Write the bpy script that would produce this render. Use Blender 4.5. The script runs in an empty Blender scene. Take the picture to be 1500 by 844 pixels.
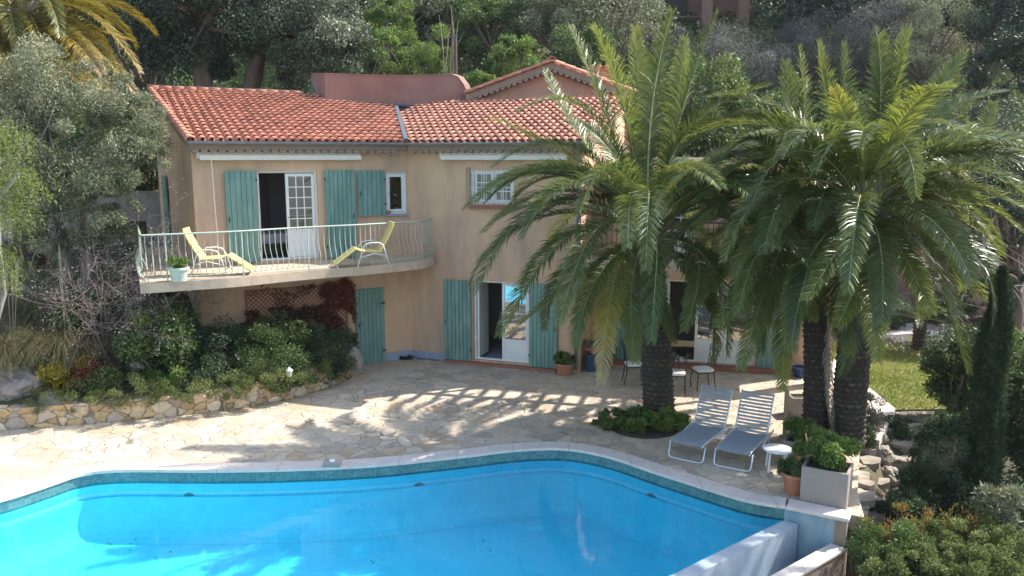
import bpy, bmesh, math, random
import numpy as np
from mathutils import Vector, Matrix, noise
from mathutils.geometry import tessellate_polygon

R = math.radians
rnd = random.Random(7)
scene = bpy.context.scene
COL = scene.collection

# ------------------------------------------------------------------ survey helpers (camera station used to measure the site)
F, H, TH = 1170.0, 5.47, R(9.32)
CT, ST = math.cos(TH), math.sin(TH)
CAM = Vector((0, 0, H))
def ray(u, v):
    x = (u-750)/F; y = (v-422)/F
    return Vector((x, CT-y*ST, -(ST+y*CT)))
def G(u, v, z=0.0):
    d = ray(u, v); t = (z-H)/d.z
    return CAM + d*t
def D(u, v, Y):
    d = ray(u, v)
    return CAM + d*(Y/d.y)
def onplane(u, v, p, n):
    d = ray(u, v)
    t = (Vector(p)-CAM).dot(n)/d.dot(n)
    return CAM + d*t

# ------------------------------------------------------------------ scene helpers
ORG = {}
def tag(o, label=None, cat=None, group=None, kind=None):
    if label: o['label'] = label
    if cat: o['category'] = cat
    if group: o['group'] = group
    if kind: o['kind'] = kind
    return o
def thing(name, label, cat, loc=(0, 0, 0), rz=0.0, group=None, local=False):
    o = bpy.data.objects.new(name, None); COL.objects.link(o)
    o.empty_display_size = .2
    o.location = loc; o.rotation_euler = (0, 0, rz)
    ORG[o.name] = Vector((0, 0, 0)) if local else Vector(loc)
    tag(o, label, cat, group)
    return o
def link(name, me, mat, parent=None):
    o = bpy.data.objects.new(name, me); COL.objects.link(o)
    if mat is not None and len(me.materials) == 0: me.materials.append(mat)
    if parent is not None:
        o.parent = parent; ORG[o.name] = ORG.get(parent.name, Vector())
    return o
def copy_tree(o, parent=None):
    c = o.copy(); COL.objects.link(c)
    if parent is not None: c.parent = parent
    ORG[c.name] = ORG.get(o.name, Vector())
    for ch in [x for x in list(o.children)]:
        copy_tree(ch, c)
    return c

class MB:
    def __init__(s): s.v = []; s.f = []
    def add(s, vs, fs):
        b = len(s.v); s.v += [Vector(p) for p in vs]; s.f += [[b+i for i in f] for f in fs]; return s
    def box(s, a, b, M=None):
        x0, y0, z0 = a; x1, y1, z1 = b
        vs = [Vector(p) for p in ((x0,y0,z0),(x1,y0,z0),(x1,y1,z0),(x0,y1,z0),(x0,y0,z1),(x1,y0,z1),(x1,y1,z1),(x0,y1,z1))]
        if M is not None: vs = [M @ p for p in vs]
        return s.add(vs, [(0,3,2,1),(4,5,6,7),(0,1,5,4),(1,2,6,5),(2,3,7,6),(3,0,4,7)])
    def prism(s, poly, z0, z1, cap=True):
        n = len(poly); zs0 = z0 if isinstance(z0, (list, tuple)) else [z0]*n; zs1 = z1 if isinstance(z1, (list, tuple)) else [z1]*n
        vs = [(p[0], p[1], a) for p, a in zip(poly, zs0)] + [(p[0], p[1], a) for p, a in zip(poly, zs1)]
        fs = [(i, (i+1) % n, n+(i+1) % n, n+i) for i in range(n)]
        if cap:
            for t in tessellate_polygon([[Vector((p[0], p[1], 0)) for p in poly]]):
                fs.append((t[0]+n, t[1]+n, t[2]+n)); fs.append((t[2], t[1], t[0]))
        return s.add(vs, fs)
    def tube(s, pts, r, n=8, cap=True):
        pts = [Vector(p) for p in pts]; m = len(pts)
        rs = r if isinstance(r, (list, tuple)) else [r]*m
        b = len(s.v); up = None
        for i, p in enumerate(pts):
            t = (pts[min(i+1, m-1)]-pts[max(i-1, 0)]).normalized()
            if up is None:
                up = Vector((0, 0, 1)) if abs(t.z) < .9 else Vector((1, 0, 0))
            sd = t.cross(up).normalized(); up = sd.cross(t).normalized()
            for k in range(n):
                a = 2*math.pi*k/n
                s.v.append(p+(sd*math.cos(a)+up*math.sin(a))*rs[i])
        for i in range(m-1):
            for k in range(n):
                k2 = (k+1) % n
                s.f.append([b+i*n+k, b+i*n+k2, b+(i+1)*n+k2, b+(i+1)*n+k])
        if cap:
            s.f.append([b+k for k in range(n)][::-1]); s.f.append([b+(m-1)*n+k for k in range(n)])
        return s
    def lathe(s, prof, n=20, c=(0, 0, 0)):
        b = len(s.v); m = len(prof)
        for r, z in prof:
            for k in range(n):
                a = 2*math.pi*k/n
                s.v.append(Vector((c[0]+r*math.cos(a), c[1]+r*math.sin(a), c[2]+z)))
        for i in range(m-1):
            for k in range(n):
                k2 = (k+1) % n
                s.f.append([b+i*n+k, b+i*n+k2, b+(i+1)*n+k2, b+(i+1)*n+k])
        return s
    def build(s, name, mat, parent=None, smooth=False, bevel=0):
        o0 = ORG.get(parent.name, Vector()) if parent is not None else Vector()
        me = bpy.data.meshes.new(name)
        me.from_pydata([tuple(p-o0) for p in s.v], [], s.f); me.validate(); me.update()
        if smooth:
            me.polygons.foreach_set('use_smooth', [True]*len(me.polygons))
        o = link(name, me, mat, parent)
        if bevel:
            bv = o.modifiers.new('bevel', 'BEVEL'); bv.width = bevel; bv.segments = 2; bv.limit_method = 'ANGLE'; bv.angle_limit = R(40)
        return o

def npmesh(name, V, faces_n, tone=None, col=None, smooth=False):
    """V (n,3) float array, faces_n: int array (m,k)."""
    me = bpy.data.meshes.new(name)
    V = np.ascontiguousarray(V, dtype=np.float32); Fc = np.ascontiguousarray(faces_n, dtype=np.int32)
    m, k = Fc.shape
    me.vertices.add(len(V)); me.vertices.foreach_set('co', V.ravel())
    me.loops.add(m*k); me.loops.foreach_set('vertex_index', Fc.ravel())
    me.polygons.add(m)
    me.polygons.foreach_set('loop_start', np.arange(0, m*k, k, dtype=np.int32))
    me.polygons.foreach_set('loop_total', np.full(m, k, dtype=np.int32))
    if smooth: me.polygons.foreach_set('use_smooth', np.ones(m, dtype=bool))
    me.update(calc_edges=True)
    if tone is not None:
        a = me.attributes.new('tone', 'FLOAT', 'POINT'); a.data.foreach_set('value', np.ascontiguousarray(tone, dtype=np.float32))
    if col is not None:
        a = me.attributes.new('Col', 'FLOAT_COLOR', 'POINT'); a.data.foreach_set('color', np.ascontiguousarray(col, dtype=np.float32).ravel())
    return me

# ------------------------------------------------------------------ materials
def newmat(name):
    m = bpy.data.materials.new(name); m.use_nodes = True
    nt = m.node_tree; nt.nodes.clear()
    out = nt.nodes.new('ShaderNodeOutputMaterial')
    return m, nt, out
def N(nt, t, **kw):
    n = nt.nodes.new(t)
    for k, v in kw.items():
        if k in n.inputs: n.inputs[k].default_value = v
        else: setattr(n, k, v)
    return n
def ramp(nt, fac, stops):
    r = nt.nodes.new('ShaderNodeValToRGB'); e = r.color_ramp.elements
    while len(e) < len(stops): e.new(.5)
    for el, (p, c) in zip(e, stops):
        el.position = p; el.color = (*c, 1) if len(c) == 3 else c
    nt.links.new(fac, r.inputs[0]); return r
def c4(c): return (c[0], c[1], c[2], 1)
def mixc(nt, fac, a, b, mode='MIX'):
    m = nt.nodes.new('ShaderNodeMix'); m.data_type = 'RGBA'; m.blend_type = mode
    for i, x in ((0, fac), (6, a), (7, b)):
        if hasattr(x, 'is_output'): nt.links.new(x, m.inputs[i])
        else: m.inputs[i].default_value = x if i == 0 else c4(x)
    return m.outputs[2]
def coords(nt, scale=(1, 1, 1)):
    tc = nt.nodes.new('ShaderNodeTexCoord'); mp = nt.nodes.new('ShaderNodeMapping')
    mp.inputs['Scale'].default_value = scale
    nt.links.new(tc.outputs['Object'], mp.inputs[0]); return mp.outputs[0]
def noise_n(nt, vec, scale, detail=4, rough=.6):
    n = N(nt, 'ShaderNodeTexNoise', Scale=scale, Detail=detail, Roughness=rough)
    nt.links.new(vec, n.inputs['Vector']); return n.outputs['Fac']
def pmat(name, c1, c2=None, scale=3., rough=.8, bump=0., bscale=None, metal=0., stretch=(1, 1, 1), island=0., spec=.5, stain=None, sstretch=(1, 1, .25)):
    m, nt, out = newmat(name)
    b = N(nt, 'ShaderNodeBsdfPrincipled', Roughness=rough, Metallic=metal)
    b.inputs['Specular IOR Level'].default_value = spec
    vec = coords(nt, stretch); c2 = c2 or [x*.8 for x in c1]
    nf = noise_n(nt, vec, scale)
    r = ramp(nt, nf, [(.3, c1), (.72, c2)])
    col = r.outputs[0]
    if stain:
        vs = coords(nt, sstretch); nf2 = noise_n(nt, vs, stain[1], 5, .65)
        rr = ramp(nt, nf2, [(.45, (0, 0, 0)), (.7, (1, 1, 1))])
        mm = N(nt, 'ShaderNodeMath', operation='MULTIPLY'); nt.links.new(rr.outputs[0], mm.inputs[0]); mm.inputs[1].default_value = stain[2]
        col = mixc(nt, mm.outputs[0], col, stain[0])
    if island:
        g = nt.nodes.new('ShaderNodeNewGeometry'); hv = N(nt, 'ShaderNodeHueSaturation')
        mr = N(nt, 'ShaderNodeMapRange'); mr.inputs[3].default_value = 1-island; mr.inputs[4].default_value = 1+island
        nt.links.new(g.outputs['Random Per Island'], mr.inputs[0]); nt.links.new(mr.outputs[0], hv.inputs['Value'])
        nt.links.new(col, hv.inputs['Color']); col = hv.outputs[0]
    nt.links.new(col, b.inputs['Base Color'])
    if bump:
        bn = noise_n(nt, vec, bscale or scale*6, 5)
        bp = N(nt, 'ShaderNodeBump', Strength=bump, Distance=.02); nt.links.new(bn, bp.inputs['Height']); nt.links.new(bp.outputs[0], b.inputs['Normal'])
    nt.links.new(b.outputs[0], out.inputs[0])
    return m
def leafmat(name, stops, rough=.5, trans=.35, tcol=None, spec=.4):
    m, nt, out = newmat(name)
    at = N(nt, 'ShaderNodeAttribute'); at.attribute_name = 'tone'
    r = ramp(nt, at.outputs['Fac'], stops)
    b = N(nt, 'ShaderNodeBsdfPrincipled', Roughness=rough); b.inputs['Specular IOR Level'].default_value = spec
    nt.links.new(r.outputs[0], b.inputs['Base Color'])
    t = nt.nodes.new('ShaderNodeBsdfTranslucent')
    tc = mixc(nt, .6, r.outputs[0], tcol or (.16, .22, .02))
    nt.links.new(tc, t.inputs[0])
    mx = N(nt, 'ShaderNodeMixShader'); mx.inputs[0].default_value = trans
    nt.links.new(b.outputs[0], mx.inputs[1]); nt.links.new(t.outputs[0], mx.inputs[2]); nt.links.new(mx.outputs[0], out.inputs[0])
    return m

M = {}
M['stucco'] = pmat('stucco_tan', (.67, .445, .285), (.55, .355, .235), .9, .95, .6, 40, stain=((.36, .26, .21), 1.6, .7), sstretch=(1, 1, .18))
M['stucco_pink'] = pmat('stucco_pink', (.33, .185, .15), (.25, .14, .115), 1.4, .95, .3, 24, stain=((.22, .13, .11), 2.2, .6))
M['plinth'] = pmat('plinth_blue_grey', (.33, .36, .46), (.25, .28, .38), 3, .9, .2)
M['shutter'] = pmat('shutter_teal', (.15, .275, .235), (.10, .205, .18), 2.5, .55, .15, 30, stretch=(1, 1, .3), stain=((.26, .37, .31), 6, .6))
M['white'] = pmat('white_paint', (.80, .80, .78), (.72, .72, .70), 4, .45)
M['awning'] = pmat('awning_cream', (.74, .69, .60), (.66, .61, .53), 4, .5)
M['cream'] = pmat('cream_render', (.66, .58, .46), (.50, .43, .35), 3, .85, .3, stain=((.30, .26, .22), 3, .5))
M['slab'] = pmat('balcony_slab', (.60, .46, .33), (.48, .36, .26), 3, .9, .25, stain=((.28, .22, .18), 4, .45))
M['zinc'] = pmat('zinc', (.24, .255, .29), (.18, .195, .22), 4, .55, metal=.2)
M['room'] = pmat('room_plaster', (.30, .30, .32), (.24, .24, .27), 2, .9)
M['dark'] = pmat('dark_furniture_and_shade', (.03, .028, .03), (.02, .02, .02), 3, .5)
M['bed'] = pmat('bed_linen', (.55, .55, .58), (.45, .45, .5), 3, .9)
M['tile'] = pmat('roof_tile', (.60, .27, .175), (.48, .20, .13), 1.2, .75, .3, 25, island=.22, stain=((.36, .17, .12), 1.8, .4), sstretch=(1, 1, 1))
M['brick'] = pmat('brick', (.36, .15, .10), (.27, .11, .08), 8, .9)
M['rail'] = pmat('rail_paint', (.46, .52, .42), (.36, .42, .34), 8, .5, stain=((.45, .38, .25), 9, .4))
M['iron'] = pmat('black_iron', (.035, .03, .032), (.05, .04, .035), 9, .45, metal=.3)
M['cushion'] = pmat('cushion', (.72, .71, .69), (.64, .63, .61), 5, .9, .2)
M['strap'] = pmat('lounger_strap', (.30, .335, .38), (.24, .27, .31), 6, .55)
M['alu'] = pmat('lounger_tube', (.66, .69, .76), (.58, .61, .68), 6, .3, metal=.2)
M['yellow'] = pmat('yellow_cushion', (.66, .54, .20), (.60, .47, .17), 6, .85, .2)
M['terra'] = pmat('terracotta', (.42, .165, .09), (.34, .13, .075), 4, .85, .2, stain=((.5, .35, .27), 5, .35))
M['concrete'] = pmat('planter_render', (.34, .285, .25), (.28, .24, .21), 3, .9, .3, stain=((.32, .27, .23), 4, .45))
M['navy'] = pmat('navy_glaze', (.03, .07, .12), (.02, .05, .09), 3, .3)
M['blue'] = pmat('blue_glaze', (.02, .06, .20), (.015, .05, .15), 3, .25)
M['celadon'] = pmat('green_pot', (.50, .56, .47), (.42, .48, .40), 3, .6)
M['soil'] = pmat('soil', (.085, .06, .042), (.055, .04, .03), 5, 1, .6, 14)
M['earth'] = pmat('earth', (.125, .095, .062), (.075, .075, .04), 1.3, 1, .7, 9, stain=((.05, .07, .025), .6, .6), sstretch=(1, 1, 1))
M['wood'] = pmat('weathered_wood', (.42, .30, .20), (.34, .24, .16), 5, .85, .3, stretch=(1, 1, .2))
M['bark'] = pmat('bark', (.20, .14, .11), (.12, .085, .065), 5, .95, .8, 16, stretch=(1, 1, .35))
M['barkpale'] = pmat('bark_pale', (.30, .27, .24), (.2, .18, .16), 6, .95, .5, 20, stretch=(1, 1, .35))
M['palmbark'] = pmat('palm_bark', (.105, .085, .07), (.055, .045, .038), 9, .95, .9, 40, stain=((.19, .16, .13), 7, .5))
def _pb():
    m, nt, out = newmat('palm_bark')
    at = N(nt, 'ShaderNodeAttribute'); at.attribute_name = 'tone'; v = coords(nt)
    r = ramp(nt, at.outputs['Fac'], [(0, (.035, .028, .023)), (.55, (.09, .07, .055)), (1, (.21, .165, .13))])
    rr = ramp(nt, noise_n(nt, v, 22, 5), [(.3, (.7, .7, .7)), (.7, (1.15, 1.15, 1.15))])
    b = N(nt, 'ShaderNodeBsdfPrincipled', Roughness=.95); nt.links.new(mixc(nt, 1., r.outputs[0], rr.outputs[0], 'MULTIPLY'), b.inputs['Base Color'])
    nt.links.new(b.outputs[0], out.inputs[0]); return m
M['palmbark'] = _pb()
M['rock'] = pmat('rock', (.34, .30, .28), (.22, .19, .18), 3, .95, .9, 8, stain=((.44, .36, .33), 4, .5), sstretch=(1, 1, 1))
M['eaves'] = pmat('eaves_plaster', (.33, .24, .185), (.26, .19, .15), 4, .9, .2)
M['dgreen'] = pmat('lead_flash', (.12, .13, .155), (.09, .10, .12), 4, .85, spec=.15)

def rock_col_mat():
    m, nt, out = newmat('stone_blocks')
    at = N(nt, 'ShaderNodeAttribute'); at.attribute_name = 'Col'
    v = coords(nt); nf = noise_n(nt, v, 14, 6); r = ramp(nt, nf, [(.3, (.72, .72, .72)), (.7, (1.12, 1.1, 1.08))])
    col = mixc(nt, 1., at.outputs['Color'], r.outputs[0], 'MULTIPLY')
    b = N(nt, 'ShaderNodeBsdfPrincipled', Roughness=.92); nt.links.new(col, b.inputs['Base Color'])
    bp = N(nt, 'ShaderNodeBump', Strength=.5, Distance=.02); nt.links.new(noise_n(nt, v, 30, 5), bp.inputs['Height']); nt.links.new(bp.outputs[0], b.inputs['Normal'])
    nt.links.new(b.outputs[0], out.inputs[0]); return m
M['stones'] = rock_col_mat()

def paving():
    m, nt, out = newmat('crazy_paving')
    v = coords(nt, (1, 1, 1))
    # wobble the coordinates so that slabs are irregular
    nz = N(nt, 'ShaderNodeTexNoise', Scale=1.6, Detail=2.0); nt.links.new(v, nz.inputs['Vector'])
    add = N(nt, 'ShaderNodeVectorMath', operation='MULTIPLY_ADD'); nt.links.new(nz.outputs['Color'], add.inputs[0]); add.inputs[1].default_value = (.35, .35, 0); nt.links.new(v, add.inputs[2])
    fl = N(nt, 'ShaderNodeVectorMath', operation='MULTIPLY'); nt.links.new(add.outputs[0], fl.inputs[0]); fl.inputs[1].default_value = (1, 1, 0)
    vd = N(nt, 'ShaderNodeTexVoronoi', Scale=2.85, Randomness=.95); vd.feature = 'DISTANCE_TO_EDGE'; nt.links.new(fl.outputs[0], vd.inputs['Vector'])
    vc = N(nt, 'ShaderNodeTexVoronoi', Scale=2.85, Randomness=.95); vc.feature = 'F1'; nt.links.new(fl.outputs[0], vc.inputs['Vector'])
    sep = nt.nodes.new('ShaderNodeSeparateColor'); nt.links.new(vc.outputs['Color'], sep.inputs[0])
    stone = ramp(nt, sep.outputs[0], [(0, (.62, .50, .37)), (.3, (.53, .43, .32)), (.55, (.64, .53, .41)), (.8, (.43, .365, .29)), (1, (.56, .41, .27))])
    n2 = ramp(nt, noise_n(nt, v, 6, 6, .7), [(.3, (.80, .80, .79)), (.7, (1.06, 1.05, 1.04))])
    st = mixc(nt, 1., stone.outputs[0], n2.outputs[0], 'MULTIPLY')
    # joints: mortar mostly pale, open and dark in worn places
    jn = ramp(nt, noise_n(nt, v, .55, 3, .6), [(.46, (.52, .44, .35)), (.60, (.20, .16, .125))])
    wn = N(nt, 'ShaderNodeMath', operation='MULTIPLY_ADD'); nt.links.new(noise_n(nt, v, 3, 3), wn.inputs[0]); wn.inputs[1].default_value = .035; wn.inputs[2].default_value = .006
    lt = N(nt, 'ShaderNodeMapRange'); nt.links.new(vd.outputs['Distance'], lt.inputs[0]); lt.inputs[1].default_value = .008; nt.links.new(wn.outputs[0], lt.inputs[2]); lt.inputs[3].default_value = 1; lt.inputs[4].default_value = 0
    col = mixc(nt, lt.outputs[0], st, jn.outputs[0])
    dirt = ramp(nt, noise_n(nt, v, .8, 5, .7), [(.5, (1, 1, 1)), (.75, (.80, .76, .70))])
    col = mixc(nt, 1., col, dirt.outputs[0], 'MULTIPLY')
    b = N(nt, 'ShaderNodeBsdfPrincipled', Roughness=.85); nt.links.new(col, b.inputs['Base Color'])
    h = N(nt, 'ShaderNodeMath', operation='MULTIPLY_ADD'); nt.links.new(lt.outputs[0], h.inputs[0]); h.inputs[1].default_value = -1.0; nt.links.new(noise_n(nt, v, 18, 5), h.inputs[2])
    bp = N(nt, 'ShaderNodeBump', Strength=.8, Distance=.02); nt.links.new(h.outputs[0], bp.inputs['Height']); nt.links.new(bp.outputs[0], b.inputs['Normal'])
    nt.links.new(b.outputs[0], out.inputs[0]); return m
M['paving'] = paving()
def coping():
    m, nt, out = newmat('coping_stone')
    v = coords(nt); n1 = ramp(nt, noise_n(nt, v, 5, 6, .7), [(.3, (.70, .60, .53)), (.7, (.56, .48, .43))])
    w = N(nt, 'ShaderNodeTexWave', Scale=.30, Distortion=.4); w.bands_direction = 'X'; nt.links.new(v, w.inputs[0])
    j = ramp(nt, w.outputs['Fac'], [(0, (.35, .35, .35)), (.0012, (.35, .35, .35)), (.003, (0, 0, 0))])
    col = mixc(nt, j.outputs[0], n1.outputs[0], (.26, .22, .20))
    b = N(nt, 'ShaderNodeBsdfPrincipled', Roughness=.8); nt.links.new(col, b.inputs['Base Color'])
    bp = N(nt, 'ShaderNodeBump', Strength=.3, Distance=.01); nt.links.new(noise_n(nt, v, 25, 5), bp.inputs['Height']); nt.links.new(bp.outputs[0], b.inputs['Normal'])
    nt.links.new(b.outputs[0], out.inputs[0]); return m
M['coping'] = coping()
def mosaic(name, c1, c2, grout, sc=18, var=.6):
    m, nt, out = newmat(name)
    v = coords(nt)
    vc = N(nt, 'ShaderNodeTexVoronoi', Scale=sc, Randomness=0.); nt.links.new(v, vc.inputs['Vector'])
    sep = nt.nodes.new('ShaderNodeSeparateColor'); nt.links.new(vc.outputs['Color'], sep.inputs[0])
    r = ramp(nt, sep.outputs[0], [(0, c1), (1, c2)])
    big = ramp(nt, noise_n(nt, v, 2.5, 4, .7), [(.35, (1.1, 1.1, 1.1)), (.7, (.72, .75, .78))])
    col = mixc(nt, var, r.outputs[0], big.outputs[0], 'MULTIPLY')
    b = N(nt, 'ShaderNodeBsdfPrincipled', Roughness=.45); nt.links.new(col, b.inputs['Base Color'])
    nt.links.new(b.outputs[0], out.inputs[0]); return m
M['mosaic'] = mosaic('mosaic_band', (.055, .16, .165), (.11, .25, .25), None, 26, .9)
M['poolpaint'] = mosaic('pool_lining', (.46, .76, .85), (.52, .80, .88), None, 9, .25)
M['wetwall'] = pmat('overflow_wall', (.36, .42, .48), (.28, .34, .40), 2.5, .5, stain=((.62, .60, .58), 3, .5), sstretch=(1, 1, .3))
M['bluewall'] = pmat('basin_end_wall', (.22, .33, .39), (.17, .27, .33), 3, .7, .2, 20, stain=((.45, .44, .40), 4, .55))
M['stainwall'] = pmat('stained_wall', (.30, .22, .17), (.20, .15, .12), 2.5, .95, .4, 16, stain=((.42, .35, .28), 2.5, .6), sstretch=(1, 1, .2))
def water():
    m, nt, out = newmat('pool_water')
    t = nt.nodes.new('ShaderNodeBsdfTransparent'); t.inputs[0].default_value = (.33, .865, .985, 1)
    g = N(nt, 'ShaderNodeBsdfGlossy', Roughness=.02); g.inputs[0].default_value = (1, 1, 1, 1)
    fr = N(nt, 'ShaderNodeFresnel', IOR=1.33)
    v = coords(nt, (1, 1.6, 1)); n1 = noise_n(nt, v, 3.2, 3, .5)
    bp = N(nt, 'ShaderNodeBump', Strength=.10, Distance=.02); nt.links.new(n1, bp.inputs['Height'])
    nt.links.new(bp.outputs[0], g.inputs['Normal']); nt.links.new(bp.outputs[0], fr.inputs['Normal'])
    mx = nt.nodes.new('ShaderNodeMixShader'); nt.links.new(fr.outputs[0], mx.inputs[0]); nt.links.new(t.outputs[0], mx.inputs[1]); nt.links.new(g.outputs[0], mx.inputs[2])
    nt.links.new(mx.outputs[0], out.inputs[0]); return m
M['water'] = water()
def glass():
    m, nt, out = newmat('window_glass')
    t = nt.nodes.new('ShaderNodeBsdfTransparent'); t.inputs[0].default_value = (.75, .78, .78, 1)
    g = N(nt, 'ShaderNodeBsdfGlossy', Roughness=.01)
    mx = nt.nodes.new('ShaderNodeMixShader'); mx.inputs[0].default_value = .38
    nt.links.new(t.outputs[0], mx.inputs[1]); nt.links.new(g.outputs[0], mx.inputs[2]); nt.links.new(mx.outputs[0], out.inputs[0]); return m
M['glass'] = glass()

def g3(*c): return c
M['frond'] = leafmat('palm_leaf', [(0, (.045, .080, .040)), (.38, (.11, .150, .050)), (.66, (.22, .235, .055)), (.88, (.42, .33, .05)), (1, (.46, .35, .18))], .36, .32, (.35, .39, .06), .5)
M['frondgold'] = leafmat('palm_leaf_gold', [(0, (.05, .08, .02)), (.35, (.17, .16, .03)), (.7, (.34, .24, .04)), (1, (.45, .33, .20))], .4, .3, (.45, .32, .03), .6)
M['frondead'] = leafmat('palm_leaf_dead', [(0, (.22, .18, .15)), (1, (.36, .31, .27))], .8, .15, (.25, .2, .12))
M['rachis'] = pmat('palm_rachis', (.42, .42, .22), (.32, .33, .15), 3, .45)
M['rachisdry'] = pmat('palm_rachis_dry', (.34, .28, .20), (.26, .2, .14), 3, .8)
M['olive'] = leafmat('olive_leaf', [(0, (.115, .13, .07)), (.5, (.235, .245, .15)), (1, (.40, .40, .27))], .65, .22, (.18, .18, .06), .2)
M['oak'] = leafmat('oak_leaf', [(0, (.020, .038, .028)), (.55, (.055, .08, .052)), (1, (.13, .16, .10))], .6, .2, (.10, .14, .04), .3)
M['oakgrey'] = leafmat('oak_leaf_grey', [(0, (.05, .075, .045)), (.5, (.13, .155, .105)), (1, (.30, .32, .24))], .6, .2, (.13, .16, .06), .3)
M['pine'] = leafmat('conifer_leaf', [(0, (.014, .034, .026)), (.6, (.035, .068, .045)), (1, (.08, .12, .065))], .55, .12, (.04, .08, .02))
M['bright'] = leafmat('fresh_leaf', [(0, (.05, .10, .025)), (.5, (.115, .185, .045)), (1, (.24, .31, .08))], .5, .35, (.22, .32, .03))
M['mid'] = leafmat('shrub_leaf', [(0, (.035, .072, .026)), (.5, (.09, .145, .045)), (1, (.20, .25, .075))], .55, .3, (.12, .18, .02))
M['cover'] = leafmat('ground_cover_leaf', [(0, (.045, .075, .025)), (.5, (.12, .155, .05)), (.85, (.23, .25, .09)), (1, (.29, .30, .12))], .6, .3, (.2, .26, .04))
M['dark_leaf'] = leafmat('dark_shrub_leaf', [(0, (.024, .048, .028)), (.6, (.055, .095, .045)), (1, (.13, .165, .07))], .55, .25, (.08, .12, .03), .3)
M['greyleaf'] = leafmat('grey_shrub_leaf', [(0, (.08, .085, .075)), (.5, (.16, .155, .14)), (1, (.26, .25, .23))], .7, .2, (.16, .15, .10))
M['yellowleaf'] = leafmat('yellow_leaf', [(0, (.10, .13, .02)), (.45, (.33, .28, .03)), (1, (.55, .42, .05))], .5, .35, (.5, .4, .03))
M['redtip'] = leafmat('orange_tip_leaf', [(0, (.12, .15, .04)), (.5, (.30, .22, .06)), (1, (.42, .19, .07))], .6, .3, (.4, .25, .05))
M['redleaf'] = leafmat('red_leaf', [(0, (.06, .08, .03)), (.4, (.13, .055, .035)), (.8, (.30, .05, .045)), (1, (.22, .10, .05))], .5, .3, (.3, .06, .03))
M['weep'] = leafmat('pepper_leaf', [(0, (.06, .10, .025)), (.5, (.14, .18, .05)), (1, (.28, .31, .12))], .5, .4, (.3, .38, .04))
M['grassdry'] = leafmat('dry_grass', [(0, (.07, .09, .03)), (.5, (.22, .20, .10)), (1, (.42, .34, .21))], .7, .3, (.3, .25, .08))
M['grass'] = leafmat('lawn_grass', [(0, (.13, .165, .045)), (.5, (.25, .27, .08)), (1, (.42, .37, .17))], .6, .35, (.28, .34, .04))
M['twig'] = pmat('twig', (.24, .17, .16), (.17, .12, .11), 6, .9)
M['twiggrey'] = pmat('twig_grey', (.36, .33, .30), (.25, .22, .2), 6, .9)
M['lawn'] = pmat('lawn_ground', (.16, .20, .05), (.22, .22, .09), 2.2, 1, .5, 30, stain=((.26, .22, .13), 1.1, .6), sstretch=(1, 1, 1))
M['rootdark'] = pmat('hedge_ground', (.05, .055, .03), (.03, .035, .02), 3, 1)

# ------------------------------------------------------------------ foliage tools
def rng(s): return np.random.default_rng(s)
def unit(a): return a/np.maximum(np.linalg.norm(a, axis=1, keepdims=True), 1e-6)
def leaf_quads(P, L, W, g, bias=None, tone=None, bend=.0):
    """one folded leaf of two triangles pairs (rhombus) per point"""
    n = len(P); d = g.normal(size=(n, 3))
    if bias is not None: d = unit(d)+bias
    d = unit(d); r = unit(g.normal(size=(n, 3))); s = unit(np.cross(d, r)); up = np.cross(s, d)
    Ls = (L*(.65+.7*g.random(n)))[:, None]; Ws = (W*(.7+.6*g.random(n)))[:, None]
    a = P; b = P+d*Ls*.45+s*Ws*.5-up*Ls*bend; c = P+d*Ls-up*Ls*bend*0; e = P+d*Ls*.45-s*Ws*.5-up*Ls*bend
    V = np.stack([a, b, c, e], 1).reshape(-1, 3)
    I = np.arange(n)[:, None]*4+np.array([[0, 1, 2, 3]])
    t = np.repeat(tone if tone is not None else g.random(n), 4)
    return V, I, t
def clump_points(g, c, r, ncl, n, shell=.55, rc=.35, flat=1.0, squash=None):
    """points in clumps spread over an ellipsoid: returns P, tone"""
    c = np.array(c); r = np.array(r)
    cd = unit(g.normal(size=(ncl, 3))); cr = (shell+(1-shell)*g.random(ncl)**.6)[:, None]
    cc = c+cd*cr*r
    csz = rc*(.55+.8*g.random(ncl))*r.min()
    ct = np.clip(.5+.22*g.normal(size=ncl), 0, 1)
    k = g.integers(0, ncl, n)
    off = unit(g.normal(size=(n, 3)))*(.35+.65*g.random(n)[:, None]**.5)
    off[:, 2] *= flat
    P = cc[k]+off*csz[k][:, None]
    tone = np.clip(ct[k]+.2*g.normal(size=n), 0, 1)
    return P, tone, cc, csz
def leaf_obj(name, P, tone, L, W, g, mat, parent=None, bias=None, bend=.08):
    o0 = ORG.get(parent.name, Vector()) if parent is not None else Vector()
    V, I, t = leaf_quads(P, L, W, g, bias, tone, bend)
    V = V-np.array(o0)
    return link(name, npmesh(name, V, I, tone=t), mat, parent)
def limb(mb, a, b, r0, r1, g, n=5, wob=.12, k=6):
    a = np.array(a, float); b = np.array(b, float); L = np.linalg.norm(b-a); pts = []; rs = []
    ph = g.normal(size=3)
    for i in range(n+1):
        t = i/n; w = math.sin(t*math.pi)*wob*L
        p = a+(b-a)*t+ph*w*.5+g.normal(size=3)*wob*L*.12*(0 < i < n)
        pts.append(Vector(p)); rs.append(r0+(r1-r0)*t)
    mb.tube(pts, rs, k)
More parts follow.
